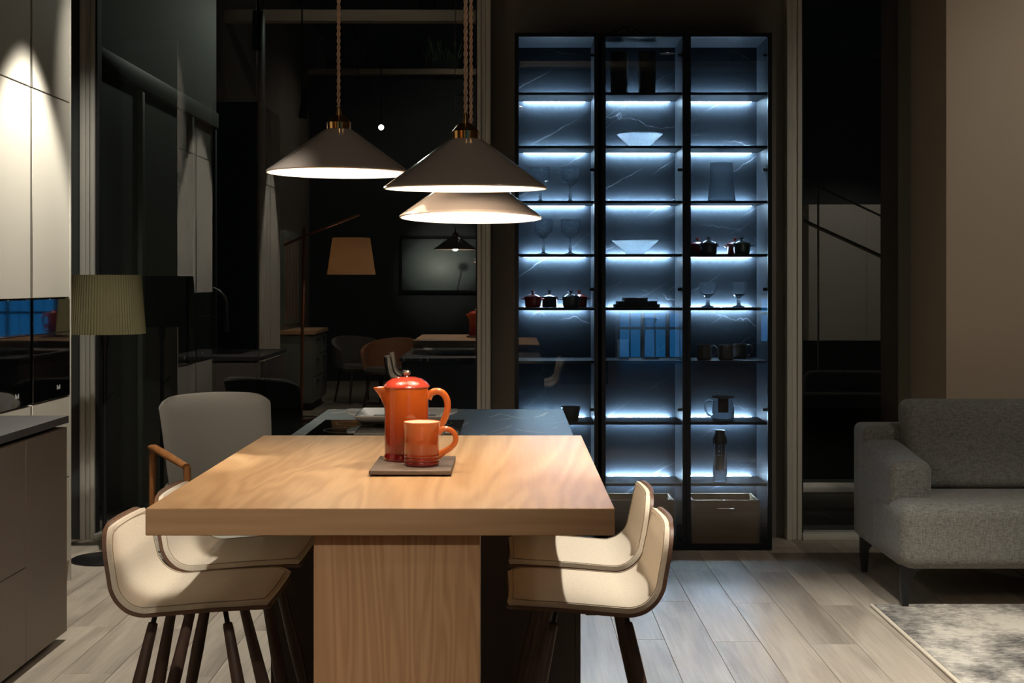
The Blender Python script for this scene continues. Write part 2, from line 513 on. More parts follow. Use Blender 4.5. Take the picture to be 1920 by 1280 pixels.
M['sage'] = plain('sage_lacquer', (112, 116, 104), 0.5)
M['trim_white'] = plain('white_trim', (188, 186, 178), 0.5)
M['slatewood'] = wood('grey_board', (80, 67, 57), (104, 90, 79), 'x', 0.55, 5, .7, width=8)
M['glow_blue'] = emit('dusk_pane', (0.03, 0.32, 0.85), 2.6)
M['lens'] = emit('lamp_lens', (1.0, 0.95, 0.85), 14.0)
M['bulb'] = emit('bulb_glow', WARM, 18.0)
M['bulb_dim'] = emit('dim_bulb', (1, .72, .42), 6.0)
M['plant'] = plain('grass_leaf', (70, 86, 50), 0.7)

def glaze(name, lo, hi, z0, z1):
    """fired glaze that runs from one colour at the foot to another at the rim"""
    m, nt, N, L, bs = nmat(name)
    tc = N.new('ShaderNodeTexCoord'); sp = N.new('ShaderNodeSeparateXYZ')
    L.new(tc.outputs['Object'], sp.inputs[0])
    f = mth(N, L, 'DIVIDE', mth(N, L, 'SUBTRACT', sp.outputs[2], z0), z1 - z0, clamp=True)
    f = mth(N, L, 'ADD', f, mth(N, L, 'MULTIPLY', mth(N, L, 'SUBTRACT', noise(N, L, coords(N, L), 30, 3), .5), .12), clamp=True)
    rp = ramp(N, [(0.0, lin(lo)), (1.0, lin(hi))]); L.new(f, rp.inputs[0])
    L.new(rp.outputs[0], bs.inputs['Base Color'])
    bs.inputs['Roughness'].default_value = 0.12; bs.inputs['Coat Weight'].default_value = 0.6
    return m
M['glaze_press'] = glaze('flame_glaze_press', (112, 13, 13), (192, 94, 34), 0.03, 0.175)
M['glaze_mug'] = glaze('flame_glaze_mug', (112, 20, 16), (184, 92, 40), 0.005, 0.10)
M['glaze_lid'] = plain('red_glaze', (176, 62, 46), 0.12, coat=.6)
M['glaze_orange'] = plain('orange_glaze', (190, 98, 42), 0.12, coat=.6)

def pleat_mat():
    m, nt, N, L, bs = nmat('pleated_shade')
    L.new(mixc(N, L, noise(N, L, coords(N, L), 14, 3), lin((56, 50, 21)), lin((67, 60, 27))), bs.inputs['Base Color'])
    bs.inputs['Roughness'].default_value = 0.85
    return m
M['shade_olive'] = pleat_mat()
def linen():
    m, nt, N, L, bs = nmat('linen_shade')
    c = mixc(N, L, noise(N, L, coords(N, L, (1, 1, 4)), 5, 4), lin((212, 186, 150)), lin((236, 214, 184)))
    L.new(c, bs.inputs['Base Color']); bs.inputs['Roughness'].default_value = 0.9
    t = N.new('ShaderNodeBsdfTranslucent'); L.new(c, t.inputs[0])
    mx = N.new('ShaderNodeMixShader'); mx.inputs[0].default_value = 0.45
    L.new(bs.outputs[0], mx.inputs[1]); L.new(t.outputs[0], mx.inputs[2]); L.new(mx.outputs[0], N['Material Output'].inputs[0])
    return m
M['shade_cream'] = linen()

def rug_mat():
    m, nt, N, L, bs = nmat('worn_rug')
    v = coords(N, L, (1.1, .75, 1))
    a = noise(N, L, v, 2.6, 7, 0.68)
    b = noise(N, L, coords(N, L, (.5, 1.2, 1)), 60, 3, 0.7)
    f = mth(N, L, 'ADD', mth(N, L, 'MULTIPLY', a, .8), mth(N, L, 'MULTIPLY', b, .25))
    rp = ramp(N, [(0.43, lin((84, 80, 76))), (0.52, lin((150, 144, 134))), (0.60, lin((200, 192, 178)))])
    L.new(f, rp.inputs[0]); L.new(rp.outputs[0], bs.inputs['Base Color'])
    bs.inputs['Roughness'].default_value = 0.95
    bump(N, L, bs, noise(N, L, coords(N, L), 500, 2), 0.6, 0.003)
    return m
M['rug'] = rug_mat()

def print_mat():
    """misty photograph print of a seed head on a stalk"""
    m, nt, N, L, bs = nmat('misty_print')
    tc = N.new('ShaderNodeTexCoord'); sp = N.new('ShaderNodeSeparateXYZ')
    L.new(tc.outputs['Object'], sp.inputs[0])
    x, z = sp.outputs[0], sp.outputs[2]
    def dist(cx, cz, sx, sz):
        return mth(N, L, 'SQRT', mth(N, L, 'ADD', mth(N, L, 'POWER', mth(N, L, 'DIVIDE', mth(N, L, 'SUBTRACT', x, cx), sx), 2.0),
                                     mth(N, L, 'POWER', mth(N, L, 'DIVIDE', mth(N, L, 'SUBTRACT', z, cz), sz), 2.0)))
    d = dist(-0.05, 0.34, 0.62, 0.46)
    rp = ramp(N, [(0.0, lin((196, 206, 196))), (0.55, lin((120, 134, 128))), (1.0, lin((46, 56, 54)))])
    L.new(d, rp.inputs[0])
    head = mth(N, L, 'SUBTRACT', 1.0, mth(N, L, 'MULTIPLY', dist(0.28, 0.34, 0.11, 0.09), 1.0), clamp=True)
    xs = mth(N, L, 'SUBTRACT', x, mth(N, L, 'MULTIPLY_ADD', z, 0.22, 0.19))
    stalk = mth(N, L, 'SUBTRACT', 1.0, mth(N, L, 'DIVIDE', mth(N, L, 'ABSOLUTE', xs), 0.02), clamp=True)
    stalk = mth(N, L, 'MULTIPLY', stalk, mth(N, L, 'LESS_THAN', z, 0.33))
    k = mth(N, L, 'MULTIPLY', mth(N, L, 'MAXIMUM', mth(N, L, 'MULTIPLY', head, 1.6, clamp=True), stalk), 0.9, clamp=True)
    L.new(mixc(N, L, k, rp.outputs[0], lin((22, 26, 26))), bs.inputs['Base Color'])
    bs.inputs['Roughness'].default_value = 0.5
    return m
M['print'] = print_mat()

# ------------------------------------------------------------------ the room
Y_WIN = 7.70
floor = struct(box('floor', -6.0, 6.0, -11.0, 7.95, -0.16, -0.012, M['gap']))
struct(tag(box('floor_surface', -6.0, 6.0, -11.0, 4.2, -0.0119, 0.0, M['floorfar'], floor)))
PW = 0.187
for row in range(-15, 13):
    x0 = row * PW + 0.05
    if x0 < -2.75: continue
    y = 4.2 + 0.0
    off = (row * 0.487) % 1.0
    cuts = [4.2] + [c for c in (4.2 + 1.35 * (k - 1 + off) for k in range(5)) if 4.3 < c < 7.6] + [7.72]
    for a, b in zip(cuts[:-1], cuts[1:]):
        if a > 5 and x0 > 2.3 : pass
        box('plank', x0 + 0.0008, x0 + PW - 0.0008, a + 0.0006, b - 0.0006, -0.011, 0.0, M['plank'], floor, 0.0006, 1)
box('floor_edge', 2.49, 6.0, 4.2, 7.72, -0.011, 0.0, M['floorfar'], floor)
box('floor_edge', -6.0, -2.76, 4.2, 7.72, -0.011, 0.0, M['floorfar'], floor)

H_C = 5.2
struct(box('ceiling', -6, 6, -11, 7.95, H_C, H_C + .1, M['ceiling']))
struct(box('wall_left', -3.0, -2.8, -11, 7.95, 0, H_C, M['wall']))
struct(box('wall_right', 6.0, 6.2, -11, 7.95, 0, H_C, M['wall']))
struct(box('wall_back_left', -2.8, -2.380, 7.66, 7.95, 0, H_C, M['wall_grey']))
struct(box('wall_back_middle', -0.112, 1.522, 7.725, 7.95, 0, H_C, M['wall']))
struct(box('wall_back_right', 2.22, 6.0, 7.07, 7.95, 0, H_C, M['wall_r']))
struct(box('wall_front', -2.8, 6.0, -11.0, -10.8, 0, H_C, M['wall_dark']))
struct(box('wall_dark', -2.8, 1.35, -4.8, -4.6, 0, 4.39, M['wall_dark']))
struct(box('trim_1', -2.8, 6.0, -4.85, -4.42, 4.39, 4.47, M['beam']))
struct(box('trim_2', -2.8, -0.11, 1.45, 1.6, 4.02, 4.13, M['beam']))

def window(name, x0, x1, jl, jr, rot, mats):
    w = bpy.data.objects.new(name, None); COL.objects.link(w)
    w.location = ((x0 + x1) / 2, Y_WIN, 0); W[w] = Matrix.Translation(w.location)
    w['kind'] = 'structure'
    m = mats
    if jl:
        for k, (a, b, dy) in enumerate(((0, .35, 0.0), (.37, .70, .012), (.72, 1.0, .0))):
            box('window_jamb', x0 + jl * a, x0 + jl * b, 7.645 + dy, 7.76, 0.0, H_C, m, w, .003)
        box('gasket', x0 + jl, x0 + jl + .012, 7.67, 7.75, 0.03, H_C, M['gap'], w)
    if jr:
        for k, (a, b, dy) in enumerate(((0, .35, 0.0), (.37, .70, .012), (.72, 1.0, .0))):
            box('window_jamb', x1 - jr * b, x1 - jr * a, 7.645 + dy, 7.76, 0.0, H_C, m, w, .003)
        box('gasket', x1 - jr - .008, x1 - jr, 7.67, 7.75, 0.03, H_C, M['gap'], w)
    box('window_rail', x0 + jl + .003, x1 - jr - .003, 7.63, 7.76, 0.0, 0.035, m, w, .003)
    p = box('pane', x0 + jl - .005, x1 - jr + .005, 7.696, 7.704, 0.03, H_C, M['glass_window'], w)
    # the panes do not hang quite square: a fraction of a degree about the upright axis
    p.rotation_euler = (0, 0, R(rot))
    return w
window('window_1', -2.379, -0.112, 0.080, 0.074, 0.24, M['alu'])
window('window_2', 1.522, 2.222, 0.083, 0.0, 0.0, M['alu'])

# outside, beyond the glass
struct(box('outside_ground', -8, 8, 7.96, 16, -0.15, -0.03, M['asphalt']))
fac = thing('outdoor_partition', (-2.42, 9.4, -0.03), 'dark glazed outdoor partition running back behind the floor lamp window', 'partition')
box('header', -2.47, -2.36, 7.97, 11.2, 2.66, 2.78, M['alu_dark'], fac, .004)
for yy in (8.0, 8.95, 10.35, 11.15):
    box('post', -2.46, -2.37, yy - .03, yy + .03, -0.03, 2.66, M['alu_dark'], fac, .004)
for a, b in ((8.03, 8.92), (8.98, 10.32), (10.38, 11.12)):
    box('panel', -2.43, -2.40, a, b, -0.03, 2.66, M['wall_dark'], fac)
box('upper_wall', -2.5, -2.38, 7.97, 11.2, 2.78, 4.5, M['wall_grey'], fac)
tag(box('kerb', 1.7, 3.4, 8.9, 9.25, -0.03, 0.11, M['kerb'], None, .02), 'low concrete kerb outside the narrow window by the sofa', 'kerb')

ol = thing('outdoor_fill_lamp', (-2.2, 12.2, 3.9), 'added fill lamp high on a post outside, out of view beyond the glazed partition', 'lamp')  # lamp added out of view to light the outdoor partition
tube('post', [(-2.2, 12.2, -.03), (-2.2, 12.2, 3.9)], .04, M['black_metal'], ol, 12)
lathe('hood', [(.05, 4.08), (.14, 3.98), (.13, 3.97), (.04, 4.06)], (-1.6, 12.2, 0), M['black_metal'], ol, 24, closed=True)
tube('bracket', [(-2.2, 12.2, 3.9), (-1.6, 12.2, 4.07)], .02, M['black_metal'], ol, 8)
spot('outdoor_fill_beam', (-1.6, 12.2, 3.96), (-1.9, 10.2, 0), 50, 70, 0.5, (0.95, 1.0, 0.85), 0.08)

# ------------------------------------------------------------------ oak table and island
tb = thing('oak_table', (-0.272, 3.57, 0), 'pale oak slab table joined to the dark kitchen island', 'table')
bm = bmesh.new(); add_box(bm, -0.760, 0.216, 2.882, 4.258, 0.8935, 0.950, .0015, 1)
fixn(bm)
top = finish('tabletop', bm, M['oak'], tb)
top.data.materials.append(M['oak_front'])
for p in top.data.polygons:
    if abs(p.normal.y) > .9: p.material_index = 1
box('panel_leg', -0.417, -0.066, 2.93, 3.03, 0.0, 0.8935, M['oak_leg'], tb, .001, 1)

isl = thing('kitchen_island', (-0.272, 5.0, 0), 'dark brown kitchen island with a veined slate worktop', 'kitchen island')
box('body', -0.745, 0.200, 4.30, 5.72, 0.08, 0.870, M['island'], isl, .002, 1)
box('plinth', -0.70, 0.16, 4.32, 5.66, 0.0, 0.08, M['gap'], isl)
box('worktop', -0.760, 0.216, 4.262, 5.76, 0.870, 0.893, M['worktop'], isl, .002, 1)
for k in range(2):
    box('side_panel', 0.200, 0.216, 4.30 + k * .715, 5.01 + k * .71, 0.09, 0.855, M['island'], isl, .001, 1)
ck = thing('cooktop', (-0.44, 5.0, 0.893), 'black ceramic glass cooktop set in the island worktop', 'cooktop')
box('glass_plate', -0.705, -0.176, 4.74, 5.27, 0.8931, 0.898, M['cooktop'], ck, .001, 1)
for cx, cy, r in ((-.57, 4.9, .09), (-.31, 4.9, .075), (-.57, 5.13, .075), (-.31, 5.13, .09)):
    bm = bmesh.new(); add_lathe(bm, [(r, 0.8981), (r + .002, 0.8981), (r + .002, .8984), (r, .8984)], (cx, cy, 0), 40, closed=True); fixn(bm)
    finish('zone_ring', bm, M['alu_dark'], ck)

# serving tray with upturned ends
tr = thing('serving_tray', (-0.411, 5.22, 0.898), 'white rectangular serving tray with two ear handles on the cooktop', 'tray')
bm = bmesh.new()
X0, X1, Y0, Y1, z0 = -0.578, -0.240, 5.06, 5.40, 0.8985
outer_b = [(X0 + .03, Y0 + .03), (X1 - .03, Y0 + .03), (X1 - .03, Y1 - .03), (X0 + .03, Y1 - .03)]
outer_t = [(X0, Y0), (X1, Y0), (X1, Y1), (X0, Y1)]
inner_t = [(X0 + .008, Y0 + .008), (X1 - .008, Y0 + .008), (X1 - .008, Y1 - .008), (X0 + .008, Y1 - .008)]
inner_b = [(X0 + .034, Y0 + .034), (X1 - .034, Y0 + .034), (X1 - .034, Y1 - .034), (X0 + .034, Y1 - .034)]
lv = [[bm.verts.new((x, y, z)) for x, y in pts] for pts, z in ((outer_b, z0), (outer_t, z0 + .034), (inner_t, z0 + .034), (inner_b, z0 + .005))]
bm.faces.new(lv[0])
for a, b in zip(lv[:-1], lv[1:]):
    for k in range(4): bm.faces.new((a[k], a[(k + 1) % 4], b[(k + 1) % 4], b[k]))
bm.faces.new(lv[3])
bmesh.ops.bevel(bm, geom=bm.edges[:], offset=.004, segments=2, affect='EDGES')
fixn(bm)
finish('dish', bm, M['porcelain'], tr, 50)
for sgn, xx in ((-1, X0), (1, X1)):
    bm = bmesh.new()
    n = 12
    for zt in (0, 1):
        pass
    pts = []
    for i in range(n + 1):
        a = PI * i / n
        pts.append((xx + sgn * (.045 * math.sin(a)) - sgn * .004, 5.23 + .10 * math.cos(a)))
    add_prism(bm, pts, z0 + .028, z0 + .035, 'z')
    for v in bm.verts:
        v.co.z += abs(v.co.x - xx) * 0.15
    fixn(bm); finish('handle', bm, M['porcelain'], tr, 40)
box('grill_insert', X0 + .05, X1 - .05, Y0 + .05, Y1 - .05, z0 + .0055, z0 + .012, M['smoke'], tr, .002, 1)

# ------------------------------------------------------------------ coffee press, mug and board
Z_T = 0.950
bd = thing('trivet_board', (-0.245, 3.49, Z_T), 'thin grey wooden board under the orange press and mug', 'board')
box('slab', -0.344, -0.145, 3.354, 3.64, Z_T + .004, Z_T + .0145, M['slatewood'], bd, .0015, 1)
for fx in (-.325, -.164):
    for fy in (3.375, 3.62):
        lathe('foot', [(.006, Z_T), (.006, Z_T + .004)], (fx, fy, 0), M['gap'], bd, 12)
ZB = Z_T + .0145
cp = thing('coffee_press', (-0.268, 3.562, ZB), 'flame orange stoneware coffee press with a lid and loop handle', 'coffee press')
def smooth_path(pts, rad, n=5):
    P = [Vector(p) for p in pts]; out = []; rr = []
    for i in range(len(P) - 1):
        p0, p1, p2, p3 = P[max(i - 1, 0)], P[i], P[i + 1], P[min(i + 2, len(P) - 1)]
        for q in range(n):
            t = q / n
            out.append(.5 * ((2 * p1) + (-p0 + p2) * t + (2 * p0 - 5 * p1 + 4 * p2 - p3) * t * t + (-p0 + 3 * p1 - 3 * p2 + p3) * t ** 3))
            rr.append(rad[i] + (rad[i + 1] - rad[i]) * t)
    return out + [P[-1]], rr + [rad[-1]]
def handle_loop(pts, r, mat, parent, seg=14):
    pts, r = smooth_path(pts, r)
    return tube('handle', pts, r, mat, parent, seg, flat=1.25)
px, py = -0.268, 3.562
prof = [(.0, .0), (.0585, .0), (.0595, .004), (.0575, .012), (.0565, .016), (.0563, .180), (.0567, .1845), (.0552, .187), (.052, .185), (.051, .02), (.0, .015)]
def dense(pr, step=.006):
    out = [pr[0]]
    for (r0, z0_), (r1, z1_) in zip(pr[:-1], pr[1:]):
        n_ = max(1, int(abs(z1_ - z0_) / step))
        out += [(r0 + (r1 - r0) * q / n_, z0_ + (z1_ - z0_) * q / n_) for q in range(1, n_ + 1)]
    return out
bm = bmesh.new(); add_lathe(bm, [(max(r, .0005), z + ZB) for r, z in dense(prof)], (px, py, 0), 64, cap0=True, cap1=True)
# pull the rim out into a pouring spout towards -x
for v in bm.verts:
    h = (v.co.z - ZB - .128) / .057
    if h > 0:
        dx, dy = v.co.x - px, v.co.y - py
        a = math.atan2(dy, -dx)
        wgt = math.exp(-(a / .33) ** 2) * min(1, h) ** 1.5
        r = math.hypot(dx, dy)
        if r > .045:
            v.co.x -= .029 * wgt; v.co.z -= .001 * wgt
            v.co.y -= dy * .25 * wgt
fixn(bm); finish('body', bm, M['glaze_press'], cp, 40)
lid = lathe('lid', [(.0005, ZB + .186), (.0585, ZB + .186), (.060, ZB + .189), (.058, ZB + .193), (.050, ZB + .201), (.038, ZB + .2085), (.022, ZB + .2125), (.010, ZB + .2135), (.0005, ZB + .2135)], (px, py, 0), M['glaze_lid'], cp, 56)
lathe('knob', [(.0005, ZB + .212), (.008, ZB + .213), (.0065, ZB + .2165), (.0105, ZB + .220), (.0115, ZB + .225), (.0085, ZB + .2295), (.0005, ZB + .231)], (px, py, 0), M['steel'], lid, 24)
hp = [(px + .054, py, ZB + .158), (px + .062, py, ZB + .170), (px + .076, py, ZB + .176), (px + .091, py, ZB + .172), (px + .102, py, ZB + .158), (px + .1055, py, ZB + .138), (px + .1015, py, ZB + .115), (px + .091, py, ZB + .094), (px + .075, py, ZB + .078), (px + .054, py, ZB + .070)]
handle_loop(hp, [.009, .0075, .007, .007, .007, .007, .007, .007, .0075, .009], M['glaze_orange'], cp)

mg = thing('mug', (-0.222, 3.452, ZB), 'orange and red glazed mug in front of the coffee press', 'mug')
mx, my = -0.222, 3.452
prof = [(.0005, 0), (.041, 0), (.0435, .003), (.0445, .010), (.0435, .0115), (.0445, .013), (.0443, .019), (.0434, .0205), (.0443, .022), (.0440, .028), (.0433, .0295), (.0438, .031),
        (.0432, .06), (.0438, .085), (.0462, .1045), (.0470, .1085), (.0460, .1095), (.0445, .108), (.0415, .09), (.0400, .05), (.038, .008), (.0005, .006)]
bm = bmesh.new(); add_lathe(bm, [(r, z + ZB) for r, z in prof], (mx, my, 0), 56)
fixn(bm)
o = finish('body', bm, M['glaze_mug'], mg, 50)
o.data.materials.append(M['cream'])
for p in o.data.polygons:
    cz = p.center
    if math.hypot(cz.x, cz.y) < .0448 and cz.z > .0062 and (cz.z > .1075 or p.normal.dot(Vector((cz.x, cz.y, 0))) < 0): p.material_index = 1
hp = [(mx + .040, my, ZB + .082), (mx + .050, my, ZB + .089), (mx + .063, my, ZB + .0905), (mx + .077, my, ZB + .084), (mx + .0845, my, ZB + .070), (mx + .082, my, ZB + .055), (mx + .071, my, ZB + .043), (mx + .056, my, ZB + .034), (mx + .040, my, ZB + .024)]
handle_loop(hp, [.0075, .006, .0055, .0055, .0055, .0055, .0055, .006, .0085], M['glaze_orange'], mg)

# ------------------------------------------------------------------ pendant lamps
def pendant(x, y, zr, rad, label, tilt, watts):
    t = thing('pendant_lamp', (x, y, zr), label, 'pendant lamp', 'white cone pendant lamps over the oak table', 0, tilt[0], tilt[1])
    k = rad / .185
    h = .112 * k
    rt = .028
    o_ = [(rt, h), (rt + .012, h - .004), (rad - .008, .008), (rad - .001, .003), (rad, .0), (rad - .003, -.002), (rad - .008, .001), (rt + .010, h - .010), (rt - .002, h - .006)]
    bm = bmesh.new(); add_lathe(bm, o_, (0, 0, 0), 96, closed=True); fixn(bm)
    sd = finish('shade', bm, M['enamel_shaded'], t, 40, local=True)
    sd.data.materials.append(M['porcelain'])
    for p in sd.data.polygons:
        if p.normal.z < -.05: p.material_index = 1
    lathe('cap', [(rt - .004, h - .004), (rt + .002, h - .003), (rt + .003, h + .016), (rt + .001, h + .018), (rt - .009, h + .030), (.012, h + .034), (.008, h + .034)], (0, 0, 0), M['brass'], t, 40, 25, local=True)
    lathe('cord_grip', [(.008, h + .033), (.006, h + .045), (.0035, h + .058)], (0, 0, 0), M['brass'], t, 20, local=True)
    cz0, cz1 = h + .055, (H_C - zr)
    bm = bmesh.new()
    turns = int((cz1 - cz0) / .034)
    n = turns * 8
    inv = W[t].inverted()
    for s in (0, PI):
        pts = []
        for i in range(n + 1):
            a = s + 2 * PI * turns * i / n
            z = cz0 + (cz1 - cz0) * i / n
            pts.append((.0026 * math.cos(a), .0026 * math.sin(a), z))
        add_tube(bm, pts, .0026, 6)
    # the cord hangs plumb whatever the shade's tilt
    bmesh.ops.transform(bm, matrix=Matrix.Translation(Vector((x, y, zr))), verts=bm.verts)
    fixn(bm); finish('cord', bm, M['cord'], t, 60)
    lathe('ceiling_rose', [(.0005, H_C - .03), (.05, H_C - .03), (.055, H_C)], (x, y, 0), M['brass'], t, 32)
    lathe('lamp_holder', [(.018, h - .008), (.018, h - .035), (.015, h - .037)], (0, 0, 0), M['brass'], t, 20, local=True)
    lathe('bulb', [(.0005, h - .036), (.012, h - .036), (.016, h - .046), (.022, h - .060), (.022, h - .070), (.014, h - .080), (.0005, h - .084)], (0, 0, 0), M['bulb'], t, 24, local=True)
    ld = bpy.data.lights.new('bulb_light', 'POINT'); ld.energy = watts; ld.color = WARM; ld.shadow_soft_size = .024
    lo = bpy.data.objects.new('bulb_light', ld); COL.objects.link(lo)
    lo.location = W[t] @ Vector((0, 0, .012)); lo.parent = t; lo.matrix_parent_inverse = W[t].inverted()
    return t
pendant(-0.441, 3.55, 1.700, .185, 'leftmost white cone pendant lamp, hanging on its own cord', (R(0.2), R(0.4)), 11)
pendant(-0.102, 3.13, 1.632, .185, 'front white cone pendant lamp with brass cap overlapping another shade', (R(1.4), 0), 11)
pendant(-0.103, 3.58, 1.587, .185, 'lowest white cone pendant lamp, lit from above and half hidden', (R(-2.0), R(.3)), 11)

# ------------------------------------------------------------------ bar stools
def stool_profile(n=44):
    """(u, z) along the shell from the front lip to the top of the back; u runs to the back"""
    pts = [(-.205, -.006), (-.195, .001), (-.17, .004), (-.08, .000), (.0, -.006), (.07, -.012)]
    cx, cz, r = .085, .083, .096
    for i in range(0, 13):
        a = R(-90 + 84 * i / 12)
        pts.append((cx + r * math.cos(a) * 1.0, cz + r * math.sin(a)))
    pts += [(.190, .12), (.197, .165), (.203, .20)]
    return pts

def resample(pts, n):
    d = [0]
    for a, b in zip(pts[:-1], pts[1:]): d.append(d[-1] + math.hypot(b[0] - a[0], b[1] - a[1]))
    out = []
    for i in range(n):
        t = i / (n - 1)
        t = .5 - .5 * math.cos(PI * t) if False else t
        s = t * d[-1]
        for k in range(len(d) - 1):
            if s <= d[k + 1] + 1e-9:
                f = (s - d[k]) / max(1e-9, d[k + 1] - d[k])
                out.append((pts[k][0] + f * (pts[k + 1][0] - pts[k][0]), pts[k][1] + f * (pts[k + 1][1] - pts[k][1]), s))
                break
    return out, d[-1]

def shell_bm(inset, n0, n1, n=64, m=18):
    pr, Ltot = resample(stool_profile(), n)
    bm = bmesh.new()
    def hw(s):
        base = .212 - .030 * max(0, (s / Ltot - .6) / .4) - .008 * max(0, 1 - s / (Ltot * .4))
        base -= inset
        r0, r1 = .055, .060
        a, b = s - inset, Ltot - inset - s
        if a < r0: base -= r0 - math.sqrt(max(0, r0 * r0 - (r0 - max(a, 0)) ** 2))
        if b < r1: base -= r1 - math.sqrt(max(0, r1 * r1 - (r1 - max(b, 0)) ** 2))
        return base
    # denser rows at both ends so the rounded corners read round
    rows = []
    for i in range(n):
        u, z, s = pr[i]
        u0, z0, _ = pr[max(i - 1, 0)]; u1, z1, _ = pr[min(i + 1, n - 1)]
        tx, tz = u1 - u0, z1 - z0
        l = math.hypot(tx, tz); nx, nz = -tz / l, tx / l
        if s < inset - 1e-6 or s > Ltot - inset + 1e-6: continue
        w = hw(s)
        rows.append((u, z, nx, nz, w, s))
    grids = []
    for off in (n0, n1):
        g = []
        for (u, z, nx, nz, w, s) in rows:
            row = []
            for j in range(m + 1):
                t = -1 + 2 * j / m
                dish = .010 * (t * t) * (1.0)
                fwd = dish
                row.append(bm.verts.new((u + nx * (off + fwd), t * w, z + nz * (off + fwd))))
            g.append(row)
        grids.append(g)
    A, B = grids
    nr = len(rows)
    for i in range(nr - 1):
        for j in range(m):
            bm.faces.new((A[i][j], A[i + 1][j], A[i + 1][j + 1], A[i][j + 1]))
            bm.faces.new((B[i][j], B[i][j + 1], B[i + 1][j + 1], B[i + 1][j]))
        bm.faces.new((A[i][0], B[i][0], B[i + 1][0], A[i + 1][0]))
        bm.faces.new((A[i][m], A[i + 1][m], B[i + 1][m], B[i][m]))
    for j in range(m):
        bm.faces.new((A[0][j], A[0][j + 1], B[0][j + 1], B[0][j]))
        bm.faces.new((A[-1][j], B[-1][j], B[-1][j + 1], A[-1][j + 1]))
    fixn(bm)
    return bm, grids

Z_S = 0.625
st = thing('bar_stool', (0, 0, 0), 'x', 'stool', 'felt bar stools around the oak table')
bm, g = shell_bm(0.0, -.009, 0.0)
bmesh.ops.translate(bm, verts=bm.verts, vec=(0, 0, Z_S))
sh = finish('seat_shell', bm, M['ply'], st, 45)
bm, g = shell_bm(0.0025, 0.0005, .0125)
bmesh.ops.translate(bm, verts=bm.verts, vec=(0, 0, Z_S))
pad = finish('seat_pad', bm, M['felt'], st, 60)
# stitched piping line just inside the pad's edge
bm2, g2 = shell_bm(0.011, 0.0, .0130)
B = g2[1]
loop = [r[0].co.copy() for r in B] + [v.co.copy() for v in B[-1]] + [r[-1].co.copy() for r in reversed(B)] + [v.co.copy() for v in reversed(B[0])]
bm2.free()
pts = [p + Vector((0, 0, Z_S)) for p in loop]
clean = [pts[0]]
for p in pts[1:]:
    if (p - clean[-1]).length > .004: clean.append(p)
tube('seam', clean + [clean[0]], .0011, M['thread'], pad, 5, cap=False)
for sx in (-1, 1):
    for sy in (-1, 1):
        a = Vector((sx * .092, sy * .10, Z_S - .050)); b = Vector((sx * .215, sy * .185, 0.0))
        d = (b - a)
        lg = tube('leg', [a, a + d * .004, a + d * .02, a + d * .45, a + d * .9, b], [.008, .0115, .0125, .0185, .0155, .0145], M['walnut'], st, 14)
        tube('pin', [a - d.normalized() * .040, a + d.normalized() * .01], .0065, M['black_metal'], lg, 10)
# underside mounting cross, bolted to the shell
bm = bmesh.new()
add_box(bm, -.125, .125, -.014, .014, Z_S - .026, Z_S - .0175, .002, 1)
add_box(bm, -.014, .014, -.13, .13, Z_S - .026, Z_S - .0175, .002, 1)
fixn(bm); finish('mounting_cross', bm, M['black_metal'], st)
STOOLS = [(0.198, 3.548, 0, 'front right felt bar stool, nearest the camera beside the cabinets'),
          (0.200, 4.042, 0, 'rear right felt bar stool, behind another on the cabinet side'),
          (-0.797, 3.548, 180, 'front left felt bar stool with its back by the taupe counter'),
          (-0.797, 4.042, 180, 'rear left felt bar stool, mostly hidden under the oak table')]
for i, (x, y, a, lb) in enumerate(STOOLS):
    o = st if i == 0 else copy_tree(st)
    STOOLS[i] = (o, x, y, a, lb)
for o, x, y, a, lb in STOOLS:
    o.location = (x, y, 0); o.rotation_euler = (0, 0, R(a)); o['label'] = lb

# ------------------------------------------------------------------ kitchen run on the left
XF = -2.10
def tall_unit(y0, y1, label, oven=True, top=2.95, group='tall kitchen cabinets on the left'):
    t = thing('tall_cabinet', (XF - .3, (y0 + y1) / 2, 0), label, 'cabinet', group)
    box('carcass', XF - .60, XF - .022, y0 + .001, y1 - .001, 0.0, top, M['gap'], t)
    g = .026
    ya, yb = y0 + g, y1 - (.001 if not False else 0)
    def door(name, z0, z1, mat='greige'):
        return box(name, XF - .021, XF, ya, yb, z0, z1, M[mat], t, .0015, 1)
    door('door', 2.276, top)
    if oven:
        door('door', 1.350, 2.270)
        ov = box('oven_front', XF - .021, XF + .002, ya + .003, yb - .003, 0.885, 1.344, M['oven'], t, .002, 1)
        box('control_strip', XF + .0021, XF + .004, ya + .01, yb - .01, 1.185, 1.190, M['black_metal'], ov)
        bm = bmesh.new()
        ym = yb - .17
        # small white maker's mark: worn blocks of lettering
        for k, (w_, h_) in enumerate(((.012, .020), (.009, .013), (.012, .019))):
            add_box(bm, XF + .0021, XF + .0027, ym - .022 + k * .0165, ym - .022 + k * .0165 + w_, .925, .925 + h_)
        fixn(bm); finish('maker_mark', bm, M['logo'], ov)
        door('drawer_front', 0.50, 0.879)
        door('drawer_front', 0.10, 0.494)
    else:
        door('door', 0.10, 2.270)
    return t
tall_unit(6.06, 6.60, 'tall greige cabinet with built-in oven, nearer the floor lamp')
tall_unit(5.52, 6.06, 'tall greige cabinet with built-in oven at the left picture edge')
box_end = tag(box('cabinet_end_panel', XF - .60, XF + .001, 6.601, 6.62, 0, 2.95, M['greige'], None, .001, 1), 'greige end panel closing the oven cabinets by the floor lamp', 'panel')
tall_unit(3.05, 3.62, 'tall plain cabinet, one of two behind the sink counter, nearer the counter', False, group='tall cabinets behind the sink counter')
